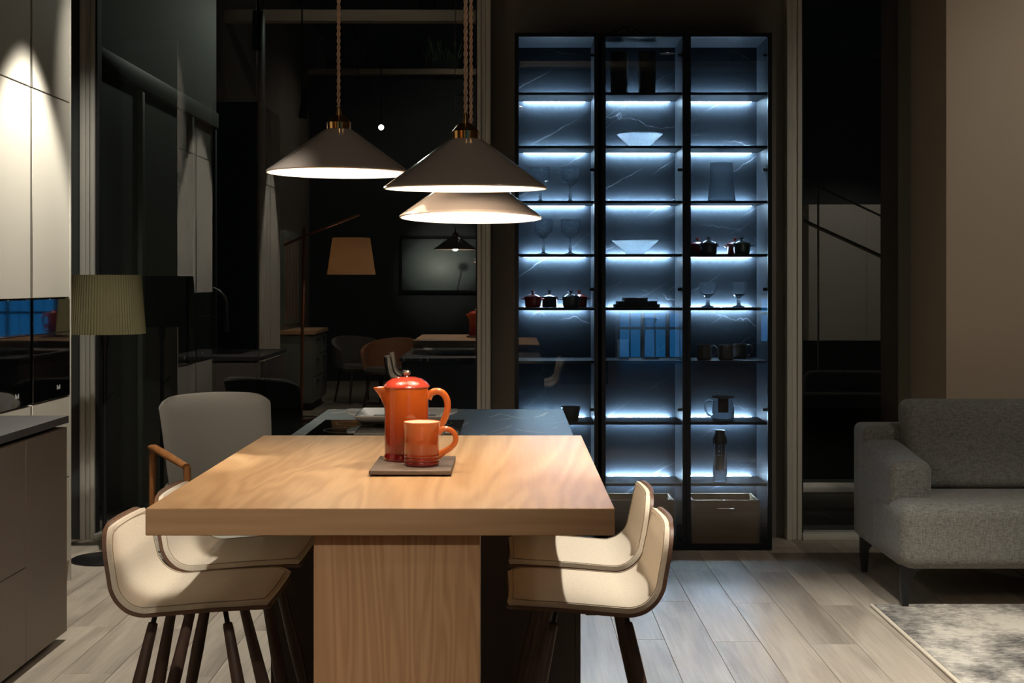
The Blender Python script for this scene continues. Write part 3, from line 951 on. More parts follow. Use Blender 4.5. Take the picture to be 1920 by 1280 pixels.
tall_unit(2.48, 3.05, 'tall plain cabinet, one of two behind the sink counter, farther from the counter', False, group='tall cabinets behind the sink counter')

XS = -1.766
sc_ = thing('sink_counter', (-2.25, 4.95, 0), 'taupe base counter with dark slate top at the left edge', 'counter')
box('carcass', -2.72, XS - .02, 4.37, 5.50, 0.05, 0.69, M['gap'], sc_)
box('plinth', -2.70, XS - .06, 4.40, 5.47, 0.0, 0.05, M['gap'], sc_)
box('side_panel', XS - .019, XS, 5.052, 5.515, 0.035, 0.845, M['greige_dark'], sc_, .001, 1)
box('drawer_front', XS - .019, XS, 4.36, 5.049, 0.035, 0.381, M['greige_dark'], sc_, .001, 1)
box('drawer_front', XS - .019, XS, 4.36, 5.049, 0.384, 0.845, M['greige_dark'], sc_, .001, 1)
box('end_panel', -2.72, XS - .002, 5.501, 5.519, 0.035, 0.845, M['greige_dark'], sc_, .001, 1)
bm = bmesh.new()   # slate top around the sink cut-out
for a in ((-2.74, XS + .006, 4.35, 4.62), (-2.74, XS + .006, 5.16, 5.519), (-2.74, -2.50, 4.62, 5.16), (-1.98, XS + .006, 4.62, 5.16)):
    add_box(bm, a[0], a[1], a[2], a[3], 0.862, 0.890)
fixn(bm); finish('worktop', bm, M['slate'], sc_)
sk = thing('sink', (-2.24, 4.89, 0.70), 'dark undermount sink in the slate counter', 'sink')
bm = bmesh.new()
add_box(bm, -2.51, -2.495, 4.61, 5.17, .70, .861); add_box(bm, -1.985, -1.97, 4.61, 5.17, .70, .861)
add_box(bm, -2.495, -1.985, 4.61, 4.625, .70, .861); add_box(bm, -2.495, -1.985, 5.155, 5.17, .70, .861)
add_box(bm, -2.495, -1.985, 4.625, 5.155, .70, .71)
fixn(bm); finish('basin', bm, M['smoke'], sk)
lathe('drain', [(.0005, .7101), (.04, .7101), (.04, .714), (.0005, .714)], (-2.24, 4.89, 0), M['steel'], sk, 24)
fc = thing('faucet', (-2.30, 5.26, 0.89), 'tall gooseneck steel faucet on the slate counter', 'faucet')
lathe('base', [(.026, .8905), (.026, .91), (.018, .92), (.014, 1.02)], (-2.30, 5.26, 0), M['steel'], fc, 24)
pp = [(-2.30, 5.26, 1.0), (-2.30, 5.26, 1.25)] + [(-2.18 - .12 * math.cos(R(a)), 5.26 - .02, 1.25 + .13 * math.sin(R(a))) for a in range(10, 171, 16)] + [(-2.06, 5.24, 1.22), (-2.06, 5.24, 1.16)]
tube('spout', pp, .011, M['steel'], fc, 12)
tube('spray_head', [(-2.06, 5.24, 1.17), (-2.06, 5.24, 1.06)], [.015, .018], M['steel'], fc, 14)
tube('lever', [(-2.28, 5.26, .96), (-2.22, 5.26, .99)], .006, M['steel'], fc, 8)

# ------------------------------------------------------------------ floor lamp with pleated shade
fl = thing('floor_lamp', (-2.08, 7.10, 0), 'black floor lamp with a pleated olive shade behind the oven cabinets', 'floor lamp')
lx, ly = -2.08, 7.10
lathe('base', [(.0005, .0), (.168, .0), (.170, .006), (.160, .012), (.05, .022), (.016, .03), (.0005, .03)], (lx, ly, 0), M['black_metal'], fl, 48)
tube('pole', [(lx, ly, .02), (lx, ly, 1.19)], .0115, M['black_metal'], fl, 14)
lathe('neck', [(.011, 1.06), (.022, 1.125), (.024, 1.155), (.010, 1.17)], (lx, ly, 0), M['black_metal'], fl, 20)
tube('switch_lever', [(lx, ly, .80), (lx + .05, ly - .01, .86)], .004, M['black_metal'], fl, 8)
bm = bmesh.new()
NP = 84
ring = []
for z, r in ((1.157, .203), (1.457, .181)):
    ring.append([])
    for k in range(NP * 2):
        a = PI * k / NP
        rr = r + (.0022 if k % 2 else -.0022)
        ring[-1].append(bm.verts.new((lx + rr * math.cos(a), ly + rr * math.sin(a), z)))
for z, r in ((1.457, .176), (1.157, .198)):
    ring.append([bm.verts.new((lx + r * math.cos(PI * k / NP), ly + r * math.sin(PI * k / NP), z)) for k in range(NP * 2)])
for q in range(4):
    a, b = ring[q], ring[(q + 1) % 4]
    for k in range(NP * 2):
        k2 = (k + 1) % (NP * 2)
        bm.faces.new((a[k], a[k2], b[k2], b[k]))
fixn(bm); finish('lamp_shade', bm, M['shade_olive'], fl)
bm = bmesh.new()
for a in (0, 120, 240):
    add_tube(bm, [(lx, ly, 1.42), (lx + .178 * math.cos(R(a)), ly + .178 * math.sin(R(a)), 1.445)], .002, 6)
add_tube(bm, [(lx, ly, 1.17), (lx, ly, 1.425)], .004, 6)
fixn(bm); finish('shade_carrier', bm, M['black_metal'], fl)
tag(tube('lamp_cable', [(-1.98, 6.96, .03), (-1.9, 6.93, .045), (-1.84, 7.02, .055), (-1.80, 7.2, .02), (-1.86, 7.5, .006)], .004, M['black_metal'], None, 8), 'thin black cable trailing from the floor lamp base', 'cable')

# ------------------------------------------------------------------ armchair by the window
ac = thing('armchair', (-1.47, 7.00, 0), 'beige upholstered armchair with teak arms behind the table', 'armchair')
# frame of the chair: faces +x -y by 24 degrees; local x = right, local -y = front
def placed(bm, ang=R(33), loc=(-1.46, 6.98, 0)):
    bm.transform(Matrix.Translation(Vector(loc)) @ Matrix.Rotation(ang, 4, 'Z'))
bm = bmesh.new()
# curved backrest: a rounded panel bent round a vertical axis
nu, nv = 40, 44
def back_pt(u, v, off):
    # u across -1..1, v up 0..1
    z = .36 + .485 * v
    hw = (.268 + .030 * v)
    e = .07
    # rounded corners by a superellipse squeeze
    vv = abs(2 * v - 1)
    hw *= (1 - max(0, (vv - .80) / .20) ** 3.0 * .11)
    x = u * hw
    bulge = .10 * (1 - u * u)
    y = bulge + .10 * (v - .3) + off
    z2 = z + .010 * (1 - u * u) * (v) - (abs(u) ** 14) * .020 * (v ** 3)
    return Vector((x, y, z2))
A = [[bm.verts.new(back_pt(-1 + 2 * i / nu, j / nv, -.028 * (1 - max(abs(-1 + 2 * i / nu) ** 8, abs(2 * j / nv - 1) ** 8)))) for j in range(nv + 1)] for i in range(nu + 1)]
Bk = [[bm.verts.new(back_pt(-1 + 2 * i / nu, j / nv, .030 * (1 - max(abs(-1 + 2 * i / nu) ** 8, abs(2 * j / nv - 1) ** 8)) + .012)) for j in range(nv + 1)] for i in range(nu + 1)]
for i in range(nu):
    for j in range(nv):
        bm.faces.new((A[i][j], A[i + 1][j], A[i + 1][j + 1], A[i][j + 1]))
        bm.faces.new((Bk[i][j], Bk[i][j + 1], Bk[i + 1][j + 1], Bk[i + 1][j]))
for i in range(nu):
    bm.faces.new((A[i][0], Bk[i][0], Bk[i + 1][0], A[i + 1][0])); bm.faces.new((A[i][nv], A[i + 1][nv], Bk[i + 1][nv], Bk[i][nv]))
for j in range(nv):
    bm.faces.new((A[0][j], A[0][j + 1], Bk[0][j + 1], Bk[0][j])); bm.faces.new((A[nu][j], Bk[nu][j], Bk[nu][j + 1], A[nu][j + 1]))
fixn(bm); placed(bm); finish('backrest', bm, M['chair_beige'], ac, 70)
bm = bmesh.new(); add_box(bm, -.27, .27, -.46, .10, .34, .43, .04, 4); fixn(bm); placed(bm); finish('seat', bm, M['chair_beige'], ac, 50)
for s in (-1, 1):
    bm = bmesh.new(); add_tube(bm, [(s * .325, .10, .60), (s * .33, .04, .605), (s * .335, -.15, .59), (s * .325, -.40, .56)], [.018, .022, .024, .020], 12, flat=.75); fixn(bm); placed(bm)
    finish('armrest', bm, M['teak'], ac, 60)
    bm = bmesh.new(); add_tube(bm, [(s * .322, .08, .60), (s * .318, .12, .0)], [.018, .013], 12); fixn(bm); placed(bm); finish('leg', bm, M['teak'], ac, 60)
    bm = bmesh.new(); add_tube(bm, [(s * .318, -.39, .56), (s * .305, -.42, .0)], [.018, .013], 12); fixn(bm); placed(bm); finish('leg', bm, M['teak'], ac, 60)
    bm = bmesh.new(); add_box(bm, s * .295 - .02, s * .295 + .02, -.40, .10, .32, .36, .006, 2); fixn(bm); placed(bm); finish('seat_rail', bm, M['teak'], ac, 50)
bm = bmesh.new()
add_box(bm, -.30, .30, .085, .115, .30, .36, .006, 2); fixn(bm); placed(bm); finish('seat_rail', bm, M['teak'], ac, 50)

# ------------------------------------------------------------------ display cabinets
UX = [(0.020, 0.462), (0.481, 0.930), (0.932, 1.383)]
SH = [2.432, 2.148, 1.855, 1.571, 1.284, 1.002, 0.675, 0.348]      # shelf tops
YD0, YD1, YC0, YBK = 7.345, 7.367, 7.369, 7.702
HCAB = 2.741
CN = ['left glazed display cabinet, nearest the pendant lamps', 'middle glazed display cabinet with two dark vases on top shelf', 'right glazed display cabinet, next to the narrow window']
T = .018
for k, (x0, x1) in enumerate(UX):
    c = thing('display_cabinet', ((x0 + x1) / 2, 7.54, 0), CN[k], 'display cabinet', 'lit black display cabinets')
    box('side_panel', x0, x0 + T, YC0, YBK + .018, 0.0, HCAB, M['cab_side'], c)
    box('side_panel', x1 - T, x1, YC0, YBK + .018, 0.0, HCAB, M['cab_side'], c)
    box('top_panel', x0 + T, x1 - T, YC0, YBK + .018, HCAB - T, HCAB, M['cab_side'], c)
    box('bottom_panel', x0 + T, x1 - T, YC0, YBK + .018, 0.0, .022, M['cab_dark'], c)
    box('back_panel', x0 + T, x1 - T, YBK, YBK + .018, .022, HCAB - T, M['marble_back'], c)
    for j, z in enumerate(SH):
        lit = j != 5
        s = box('shelf', x0 + T + .001, x1 - T - .001, YC0 + .022, YBK - (.0280 if lit else .001), z - .014, z, M['cab_dark'], c, .001, 1)
        if lit:
            box('led_strip', x0 + T + .035, x1 - T - .035, YBK - .0275, YBK - .0263, z - .0142, z + .0002, M['led'], s)
    d = None
    f = .021
    bm = bmesh.new()
    add_box(bm, x0, x0 + f, YD0, YD1, .004, HCAB); add_box(bm, x1 - f, x1, YD0, YD1, .004, HCAB)
    add_box(bm, x0 + f, x1 - f, YD0, YD1, HCAB - f, HCAB); add_box(bm, x0 + f, x1 - f, YD0, YD1, .004, .034)
    fixn(bm)
    d = finish('door', bm, M['black_frame'], c)
    box('pane', x0 + f - .002, x1 - f + .002, YD0 + .009, YD0 + .013, .032, HCAB - f + .002, M['glass_door'], d)
    hx = (x1 - T) if k else (x1 - T)
    for hz in (2.62, 2.01, 1.375, 0.735, 0.12):
        box('hinge', (x1 - T - .026), (x1 - T), YC0 + .003, YC0 + .020, hz, hz + .016, M['black_metal'], c, .002, 1)
    box('handle', x0 + f * .3, x0 + f * .7, YD0 - .010, YD0, 1.02, 1.22, M['black_metal'], d, .001, 1)

# cables left lying on the cabinets
def cable(pts, label):
    # smooth it a little
    out = []
    P = [Vector(p) for p in pts]
    for i in range(len(P) - 1):
        p0, p1, p2, p3 = P[max(i - 1, 0)], P[i], P[i + 1], P[min(i + 2, len(P) - 1)]
        for q in range(6):
            t = q / 6
            out.append(.5 * ((2 * p1) + (-p0 + p2) * t + (2 * p0 - 5 * p1 + 4 * p2 - p3) * t * t + (-p0 + 3 * p1 - 3 * p2 + p3) * t ** 3))
    out.append(P[-1])
    tag(tube('cable', out, .004, M['black_metal'], None, 8), label, 'cable', 'loose cables on the cabinets')
hz = HCAB + .0045
cable([(.30, 7.42, hz), (.33, 7.44, hz + .02), (.36, 7.45, hz + .012), (.375, 7.43, hz + .003), (.39, 7.46, hz + .016), (.42, 7.44, hz + .010), (.45, 7.48, hz)], 'short black cable looped on top of the left cabinet')
cable([(.49, 7.5, hz), (.53, 7.46, hz + .005), (.55, 7.44, hz + .03), (.558, 7.44, hz + .012), (.59, 7.44, hz + .035), (.62, 7.45, hz + .045), (.64, 7.46, hz + .015), (.67, 7.43, hz + .026), (.70, 7.44, hz + .012), (.73, 7.5, hz)], 'tangled black cable on top of the middle cabinet')

# ------------------------------------------------------------------ things in the cabinets
def goblet(x, y, z, label, h=.190, rb=.052):
    t = thing('crystal_goblet', (x, y, z), label, 'goblet', 'cut crystal goblets in the left cabinet')
    e = .0025
    out = [(.0005, .0), (.030, .0), (.030, .003), (.012, .008), (.0065, .016), (.010, .030), (.0055, .050), (.0045, .075), (.007, .086), (.022, .094), (.042, .112), (.049, .130), (.0495, .150), (.050, .190)]
    inn = [(.0475, .190), (.047, .150), (.0465, .131), (.040, .115), (.021, .099), (.0005, .094)]
    bm = bmesh.new(); add_lathe(bm, [(r, z + q) for r, q in out[:9]], (x, y, 0), 24); fixn(bm); finish('stem', bm, M['glass'], t, 40)
    bm = bmesh.new(); add_lathe(bm, [(r, z + q) for r, q in out[8:] + inn], (x, y, 0), 32); fixn(bm); finish('cup', bm, M['crystal'], t, 25)
yi = 7.53
e0 = .0008
def sx(px_, y=yi): return (px_ - 958) / F_PX * y
goblet(sx(1013), yi, SH[2] + e0, 'cut crystal goblet on the upper glass shelf, partly behind the pendant shade')
goblet(sx(1069), yi, SH[2] + e0, 'cut crystal goblet on the upper glass shelf, clear of the pendant shade')
goblet(sx(1019), yi, SH[3] + e0, 'cut crystal goblet on the lower goblet shelf, beside the lowest pendant')
goblet(sx(1069), yi, SH[3] + e0, 'cut crystal goblet on the lower goblet shelf, toward the middle cabinet')

def cocotte(x, y, z, mat, label, r=.046):
    t = thing('mini_casserole', (x, y, z), label, 'casserole', 'miniature lidded casseroles')
    lathe('pot', [(.0005, z), (r * .86, z), (r * .90, z + .004), (r, z + .050), (r * 1.03, z + .054), (r * .9, z + .054), (r * .82, z + .008), (.0005, z + .008)], (x, y, 0), mat, t, 32)
    l = lathe('lid', [(.0005, z + .0545), (r * 1.04, z + .0545), (r * 1.03, z + .058), (r * .7, z + .068), (r * .3, z + .073), (.0005, z + .074)], (x, y, 0), mat, t, 32)
    lathe('knob', [(.005, z + .073), (.005, z + .080), (.013, z + .086), (.014, z + .090), (.0005, z + .092)], (x, y, 0), mat, l, 16)
    for s in (-1, 1):
        tube('handle', [(x + s * r * .97, y - .014, z + .044), (x + s * (r + .014), y - .008, z + .046), (x + s * (r + .014), y + .008, z + .046), (x + s * r * .97, y + .014, z + .044)], .004, mat, t, 8)
cocotte(sx(999, 7.47), 7.47, SH[4] + e0, M['pot_red'], 'dark red mini casserole at the left end of the casserole shelf')
cocotte(sx(1030, 7.58), 7.58, SH[4] + e0, M['pot_grey'], 'grey mini casserole with pale lid beside the dark red one', .046)
cocotte(sx(1070, 7.46), 7.46, SH[4] + e0, M['pot_grey'], 'charcoal mini casserole in front of a red one, left cabinet')
cocotte(sx(1086, 7.585), 7.585, SH[4] + e0, M['pot_red'], 'red mini casserole half hidden behind the charcoal one, left cabinet')
cocotte(sx(1308, 7.585), 7.585, SH[3] + e0, M['pot_red'], 'red mini casserole at the left of the right cabinet shelf')
cocotte(sx(1329, 7.45), 7.45, SH[3] + e0, M['pot_grey'], 'navy grey mini casserole in the right cabinet')
cocotte(sx(1378, 7.59), 7.59, SH[3] + e0, M['pot_red'], 'red mini casserole peeking from behind the dark green one')
cocotte(sx(1391, 7.46), 7.46, SH[3] + e0, M['pot_green'], 'dark green mini casserole in the right cabinet')

# dark planter bowl behind the island
tag(lathe('dark_bowl', [(.0005, SH[6] + e0), (.040, SH[6] + e0), (.052, SH[6] + .070), (.054, SH[6] + .075), (.049, SH[6] + .075), (.037, SH[6] + .006), (.0005, SH[6] + .006)], (sx(1070, 7.48), 7.48, 0), M['smoke'], None, 36), 'black tapered bowl in the left cabinet above the island corner', 'bowl')

def wide_bowl(px_, z, label):
    x = sx(px_)
    t = thing('conical_bowl', (x, yi, z), label, 'bowl', 'white textured conical bowls')
    o = lathe('shell', [(.0005, z), (.047, z), (.049, z + .003), (.124, z + .072), (.126, z + .075), (.121, z + .075), (.046, z + .008), (.0005, z + .007)], (x, yi, 0), M['frost'], t, 56, cap0=True)
    o.data.materials.append(M['glass_door'])      # frosted outside, clear glazed inside
    for p in o.data.polygons:
        if p.normal.z > .2 and p.center.z < .0745: p.material_index = 1
    bm = bmesh.new(); add_lathe(bm, [(.1235, z + .0745), (.1265, z + .0745), (.1265, z + .0775), (.1235, z + .0775)], (x, yi, 0), 56, closed=True); fixn(bm)
    finish('rim', bm, M['frost'], t, 40)
wide_bowl(1199, SH[1] + e0, 'white textured conical bowl on the upper shelf of the middle cabinet')
wide_bowl(1191, SH[3] + e0, 'white textured conical bowl on the lower shelf of the middle cabinet')
for px_, lb in ((1161, 'tall dark wooden vase on the middle cabinet top shelf, on the left'), (1213, 'tall dark wooden vase on the middle cabinet top shelf, on the right')):
    z = SH[0] + e0
    tag(lathe('dark_vase', [(.0005, z), (.044, z), (.046, z + .004), (.046, z + .06), (.049, z + .12), (.049, z + .225), (.047, z + .235), (.040, z + .235), (.040, z + .02), (.0005, z + .02)], (sx(px_, 7.52), 7.52, 0), M['vase_dark'], None, 40), lb, 'vase', 'tall dark vases')
z = SH[4] + e0
for q, (xa, xb, h_, lb) in enumerate(((1152, 1236, .016, 'wide black book at the bottom of the stack'), (1157, 1231, .016, 'middle black book in the stack of three'), (1169, 1213, .018, 'small black book on top of the stack'))):
    t = thing('book', ((sx(xa) + sx(xb)) / 2, yi, z), lb + ', middle cabinet', 'book', 'black books in the middle cabinet')
    a, b = sx(xa), sx(xb)
    box('cover', a, b, yi - .08, yi + .08, z, z + .002, M['book'], t)
    box('pages', a + .003, b - .004, yi - .077, yi + .077, z + .002, z + h_ - .002, M['book'], t)
    box('cover', a, b, yi - .08, yi + .08, z + h_ - .002, z + h_, M['book'], t)
    box('spine', a - .001, a + .002, yi - .08, yi + .08, z, z + h_, M['book'], t)
    z += h_ + .0008

def open_glass(name, prof_o, wall, x, y, z, label, cat, group=None, mat='glass', seg=32, base=.006):
    t = tag(bpy.data.objects.new('tmp', None))
    bpy.data.objects.remove(t)
    inn = [(max(r - wall, .0005), q) for r, q in reversed(prof_o)]
    inn[-1] = (inn[-1][0], inn[-1][1] + base)
    pr = [(.0005, prof_o[0][1])] + prof_o + inn + [(.0005, prof_o[0][1] + base)]
    bm = bmesh.new(); add_lathe(bm, [(r, z + q) for r, q in pr], (x, y, 0), seg); fixn(bm)
    o = finish(name, bm, M[mat], None, 40)
    return tag(o, label, cat, group)
z5 = SH[5] + e0
open_glass('glass_vase', [(.036, 0), (.034, .01), (.030, .09), (.036, .108)], .0025, sx(1168), yi, z5, 'small clear glass vase with flared rim in the middle cabinet', 'vase')
open_glass('glass_carafe', [(.052, 0), (.050, .02), (.028, .14), (.024, .19), (.030, .200), (.048, .222)], .0025, sx(1219), yi, z5, 'clear glass carafe with a funnel mouth in the middle cabinet', 'carafe')
open_glass('trapezoid_vase', [(.074, 0), (.076, .004), (.073, .03), (.064, .10), (.061, .20), (.062, .212)], .003, sx(1353), yi, SH[2] + e0, 'tall clear glass vase, wider at the foot, in the right cabinet', 'vase', base=.02)

def wine(px_, label):
    x = sx(px_); z = SH[4] + e0
    t = thing('wine_goblet', (x, yi, z), label, 'goblet', 'faceted wine goblets')
    lathe('stem', [(.0005, z), (.036, z), (.034, z + .004), (.014, z + .010), (.010, z + .022), (.0115, z + .036), (.009, z + .046), (.018, z + .058)], (x, yi, 0), M['glass'], t, 12, 20)
    pr = [(.018, .0585), (.034, .070), (.043, .090), (.047, .115), (.048, .136), (.0455, .136), (.0445, .115), (.040, .092), (.031, .074), (.0005, .065)]
    bm = bmesh.new(); add_lathe(bm, [(r, z + q) for r, q in pr], (x, yi, 0), 12); fixn(bm); finish('cup', bm, M['glass'], t, 15)
wine(1327, 'stout faceted wine goblet in the right cabinet, toward the middle one')
wine(1385, 'stout faceted wine goblet in the right cabinet, toward the window')

def smug(px_, y, label, flip=1):
    x = sx(px_, y); z = SH[5] + e0
    t = thing('stoneware_mug', (x, y, z), label, 'mug', 'grey stoneware mugs')
    lathe('body', [(.0005, z), (.036, z), (.041, z + .006), (.041, z + .040), (.037, z + .078), (.038, z + .080), (.035, z + .080), (.037, z + .040), (.035, z + .008), (.0005, z + .006)], (x, y, 0), M['stone_mug'], t, 36)
    pts = [(x + flip * .036, y, z + .068), (x + flip * .052, y, z + .074), (x + flip * .066, y, z + .060), (x + flip * .068, y, z + .040), (x + flip * .056, y, z + .020), (x + flip * .038, y, z + .014)]
    tube('handle', *smooth_path(pts, [.0048] * len(pts), 4), M['stone_mug'], t, 10)
smug(1320, 7.50, 'grey stoneware mug at the left of three in the right cabinet')
smug(1361, 7.47, 'middle grey stoneware mug in the right cabinet')
smug(1387, 7.60, 'grey stoneware mug at the right, behind the middle one')

# glass teapot with infuser
zt = SH[6] + e0
tx = sx(1356)
tp = thing('glass_teapot', (tx, yi, zt), 'clear glass teapot with black lid and infuser in the right cabinet', 'teapot')
prt = [(.0005, 0), (.056, 0), (.060, .006), (.060, .06), (.050, .104), (.048, .110), (.046, .110), (.0575, .06), (.0575, .009), (.0005, .006)]
lathe('body', [(r, zt + q) for r, q in prt], (tx, yi, 0), M['glass'], tp, 40)
lathe('lid', [(.0005, zt + .112), (.060, zt + .118), (.061, zt + .126), (.0005, zt + .126)], (tx, yi, 0), M['smoke'], tp, 36)
lathe('infuser', [(.0005, zt + .040), (.028, zt + .040), (.029, zt + .114), (.0005, zt + .114)], (tx, yi, 0), M['smoke'], tp, 28)
tube('handle', *smooth_path([(tx - .055, yi, zt + .098), (tx - .078, yi, zt + .104), (tx - .097, yi, zt + .090), (tx - .098, yi, zt + .062), (tx - .085, yi, zt + .030), (tx - .060, yi, zt + .014)], [.0055] * 6, 4), M['glass'], tp, 12)

zb = SH[7] + e0
bx = sx(1350, 7.45)
bt = thing('infuser_bottle', (bx, 7.45, zb), 'tall glass infuser bottle with a black cap in the right cabinet', 'bottle')
prb = [(.0005, 0), (.036, 0), (.038, .006), (.037, .200), (.034, .205), (.0355, .200), (.0355, .012), (.0005, .010)]
lathe('body', [(r, zb + q) for r, q in prb], (bx, 7.45, 0), M['glass'], bt, 36)
lathe('cap', [(.0005, zb + .206), (.038, zb + .206), (.040, zb + .212), (.039, zb + .232), (.027, zb + .258), (.026, zb + .277), (.0005, zb + .279)], (bx, 7.45, 0), M['smoke'], bt, 32)
lathe('infuser', [(.0005, zb + .066), (.023, zb + .066), (.0245, zb + .072), (.0245, zb + .140), (.0005, zb + .140)], (bx, 7.45, 0), M['smoke'], bt, 28)
for a in range(0, 360, 45):
    tube('infuser_rib', [(bx + .0225 * math.cos(R(a)), 7.45 + .0225 * math.sin(R(a)), zb + .141), (bx + .0225 * math.cos(R(a)), 7.45 + .0225 * math.sin(R(a)), zb + .205)], .0035, M['smoke'], bt, 6)

def crate(x0, x1, label):
    t = thing('wooden_crate', ((x0 + x1) / 2, 7.52, .023), label, 'crate', 'wooden crates at the cabinet bottoms')
    y0, y1, z0, z1, th = 7.41, 7.66, .0228, .256, .012
    xm = (x0 + x1) / 2
    box('side', x0, x0 + th, y0 + th, y1, z0, z1, M['crate'], t, .001, 1)
    box('side', x1 - th, x1, y0 + th, y1, z0, z1, M['crate'], t, .001, 1)
    box('back', x0 + th, x1 - th, y1 - th, y1, z0, z1, M['crate'], t, .001, 1)
    box('bottom', x0 + th, x1 - th, y0 + th, y1 - th, z0, z0 + th, M['crate'], t)
    bm = bmesh.new()   # front board with a cut-out grip
    add_box(bm, x0, x1, y0, y0 + th, z0, z1 - .046); add_box(bm, x0, xm - .045, y0, y0 + th, z1 - .046, z1)
    add_box(bm, xm + .045, x1, y0, y0 + th, z1 - .046, z1); add_box(bm, xm - .045, xm + .045, y0, y0 + th, z1 - .030, z1)
    fixn(bm); finish('front', bm, M['crate'], t)
crate(UX[2][0] + .035, UX[2][1] - .055, 'wooden crate at the bottom of the right cabinet')
crate(UX[1][0] + .035, UX[1][1] - .055, 'wooden crate at the bottom of the middle cabinet, behind a stool')

# ------------------------------------------------------------------ sofa and rug
sf = thing('sofa', (2.6, 6.4, 0), 'grey woven fabric sofa on tapered black legs', 'sofa')
def soft(name, x0, x1, y0, y1, z0, z1, bev, parent, mat=M['sofa'], seg=5, warp=None):
    bm = bmesh.new()
    add_box(bm, x0, x1, y0, y1, z0, z1, bev, seg)
    bmesh.ops.subdivide_edges(bm, edges=[e for e in bm.edges if e.calc_length() > .12], cuts=6, use_grid_fill=True)
    if warp:
        for v in bm.verts: v.co = warp(v.co)
    fixn(bm)
    return finish(name, bm, mat, parent, 60)
SX1 = 3.75
soft('base', 1.69, SX1, 6.02, 6.80, .175, .30, .03, sf)
soft('seat_cushion', 1.675, 2.72, 5.94, 6.46, .182, .468, .062, sf)
soft('seat_cushion', 2.725, SX1, 5.94, 6.46, .182, .468, .062, sf)
soft('back_frame', 1.685, SX1, 6.60, 6.84, .18, .735, .035, sf)
soft('armrest', 1.680, 1.868, 6.13, 6.72, .19, .628, .045, sf, warp=lambda p: Vector((p.x, p.y, p.z + (.055 * max(0, (p.y - 6.2) / .5) if p.z > .5 else 0))))
def lean(p):
    t = (p.z - .46) / .39
    return Vector((p.x, p.y + .16 * t, p.z))
soft('back_cushion', 1.855, 2.72, 6.385, 6.545, .462, .862, .055, sf, warp=lean)
soft('back_cushion', 2.73, SX1, 6.385, 6.545, .462, .862, .055, sf, warp=lean)
def sofa_leg(x, y, sxn):
    bm = bmesh.new()
    # tapered fin: wide bracket under the sofa, slim foot
    prof_l = [(.0, .19), (.11 * sxn, .19), (.105 * sxn, .178), (.070 * sxn, .160), (.042 * sxn, .120), (.034 * sxn, .012), (.008 * sxn, .012), (.0, .10)]
    add_prism(bm, [(x + a, b) for a, b in prof_l], y - .012, y + .012, 'y')
    fixn(bm); finish('leg', bm, M['black_metal'], sf)
sofa_leg(1.695, 6.04, 1); sofa_leg(1.70, 6.755, 1); sofa_leg(3.70, 6.04, -1); sofa_leg(3.70, 6.755, -1)
rg = thing('area_rug', (2.8, 5.0, 0), 'worn grey and cream patterned rug under the sofa', 'rug')
box('pile', 1.590, 4.2, 3.6, 6.08, 0.0008, .011, M['rug'], rg, .003, 1)
box('binding', 1.572, 1.589, 3.6, 6.08, 0.0008, .012, M['felt'], rg, .004, 2)
bm = bmesh.new()

# ------------------------------------------------------------------ the rest of the showroom, seen mirrored in the glass
# sideboard with oak top and drawers
sb = thing('sideboard', (-2.4, -.5, 0), 'sage green drawer sideboard with an oak top beside the dark wall', 'sideboard')
box('carcass', -2.78, -2.135, -1.08, 0.02, .08, .84, M['sage'], sb, .002, 1)
box('plinth', -2.76, -2.17, -1.05, 0.0, 0, .08, M['gap'], sb)
box('top', -2.79, -2.10, -1.10, 0.05, .841, .885, M['oak_front'], sb, .003, 1)
for i in range(2):
    for j, (a, b) in enumerate(((.10, .36), (.37, .60), (.61, .82))):
        y0_ = -1.07 + i * .545
        d = box('drawer', -2.135, -2.115, y0_, y0_ + .53, a, b, M['sage'], sb, .003, 1)
        box('handle', -2.114, -2.095, y0_ + .2, y0_ + .33, b - .05, b - .035, M['black_metal'], d)
hu = thing('glazed_hutch', (-2.6, -.5, .886), 'sage hutch with wood lined glazed doors standing on the sideboard', 'hutch')
box('carcass', -2.78, -2.46, -1.05, 0.0, .886, 2.0, M['sage'], hu, .002, 1)
for i in range(4):
    y0_ = -1.04 + i * .26
    bm = bmesh.new()
    add_box(bm, -2.459, -2.44, y0_, y0_ + .035, .95, 1.97); add_box(bm, -2.459, -2.44, y0_ + .22, y0_ + .255, .95, 1.97)
    add_box(bm, -2.459, -2.44, y0_ + .035, y0_ + .22, .95, 1.0); add_box(bm, -2.459, -2.44, y0_ + .035, y0_ + .22, 1.92, 1.97)
    fixn(bm); d = finish('door', bm, M['sage'], hu)
    box('wood_panel', -2.4585, -2.45, y0_ + .035, y0_ + .22, 1.0, 1.92, M['lampwood'], d)
# arc lamp with wooden boom
al = thing('arc_floor_lamp', (-2.10, 1.0, 0), 'wooden boom floor lamp with a hanging linen shade', 'floor lamp')
lathe('base', [(.0005, 0), (.18, 0), (.18, .02), (.0005, .025)], (-2.10, 1.0, 0), M['black_metal'], al, 36)
tube('pole', [(-2.12, 1.0, .02), (-2.09, 1.0, 1.98)], .018, M['lampwood'], al, 12)
tube('boom', [(-2.30, 1.0, 1.80), (-2.09, 1.0, 1.90), (-1.52, 1.0, 2.12)], .014, M['lampwood'], al, 12)
tube('cord', [(-1.60, 1.0, 2.09), (-1.60, 1.0, 1.87)], .004, M['black_metal'], al, 6)
bm = bmesh.new(); add_lathe(bm, [(.25, 1.50), (.195, 1.88), (.19, 1.88), (.245, 1.50)], (-1.60, 1.0, 0), 48, closed=True); fixn(bm)
finish('lamp_shade', bm, M['shade_cream'], al, 40)
lathe('bulb', [(.0005, 1.62), (.03, 1.65), (.03, 1.70), (.012, 1.74), (.0005, 1.75)], (-1.60, 1.0, 0), M['bulb_dim'], al, 20)
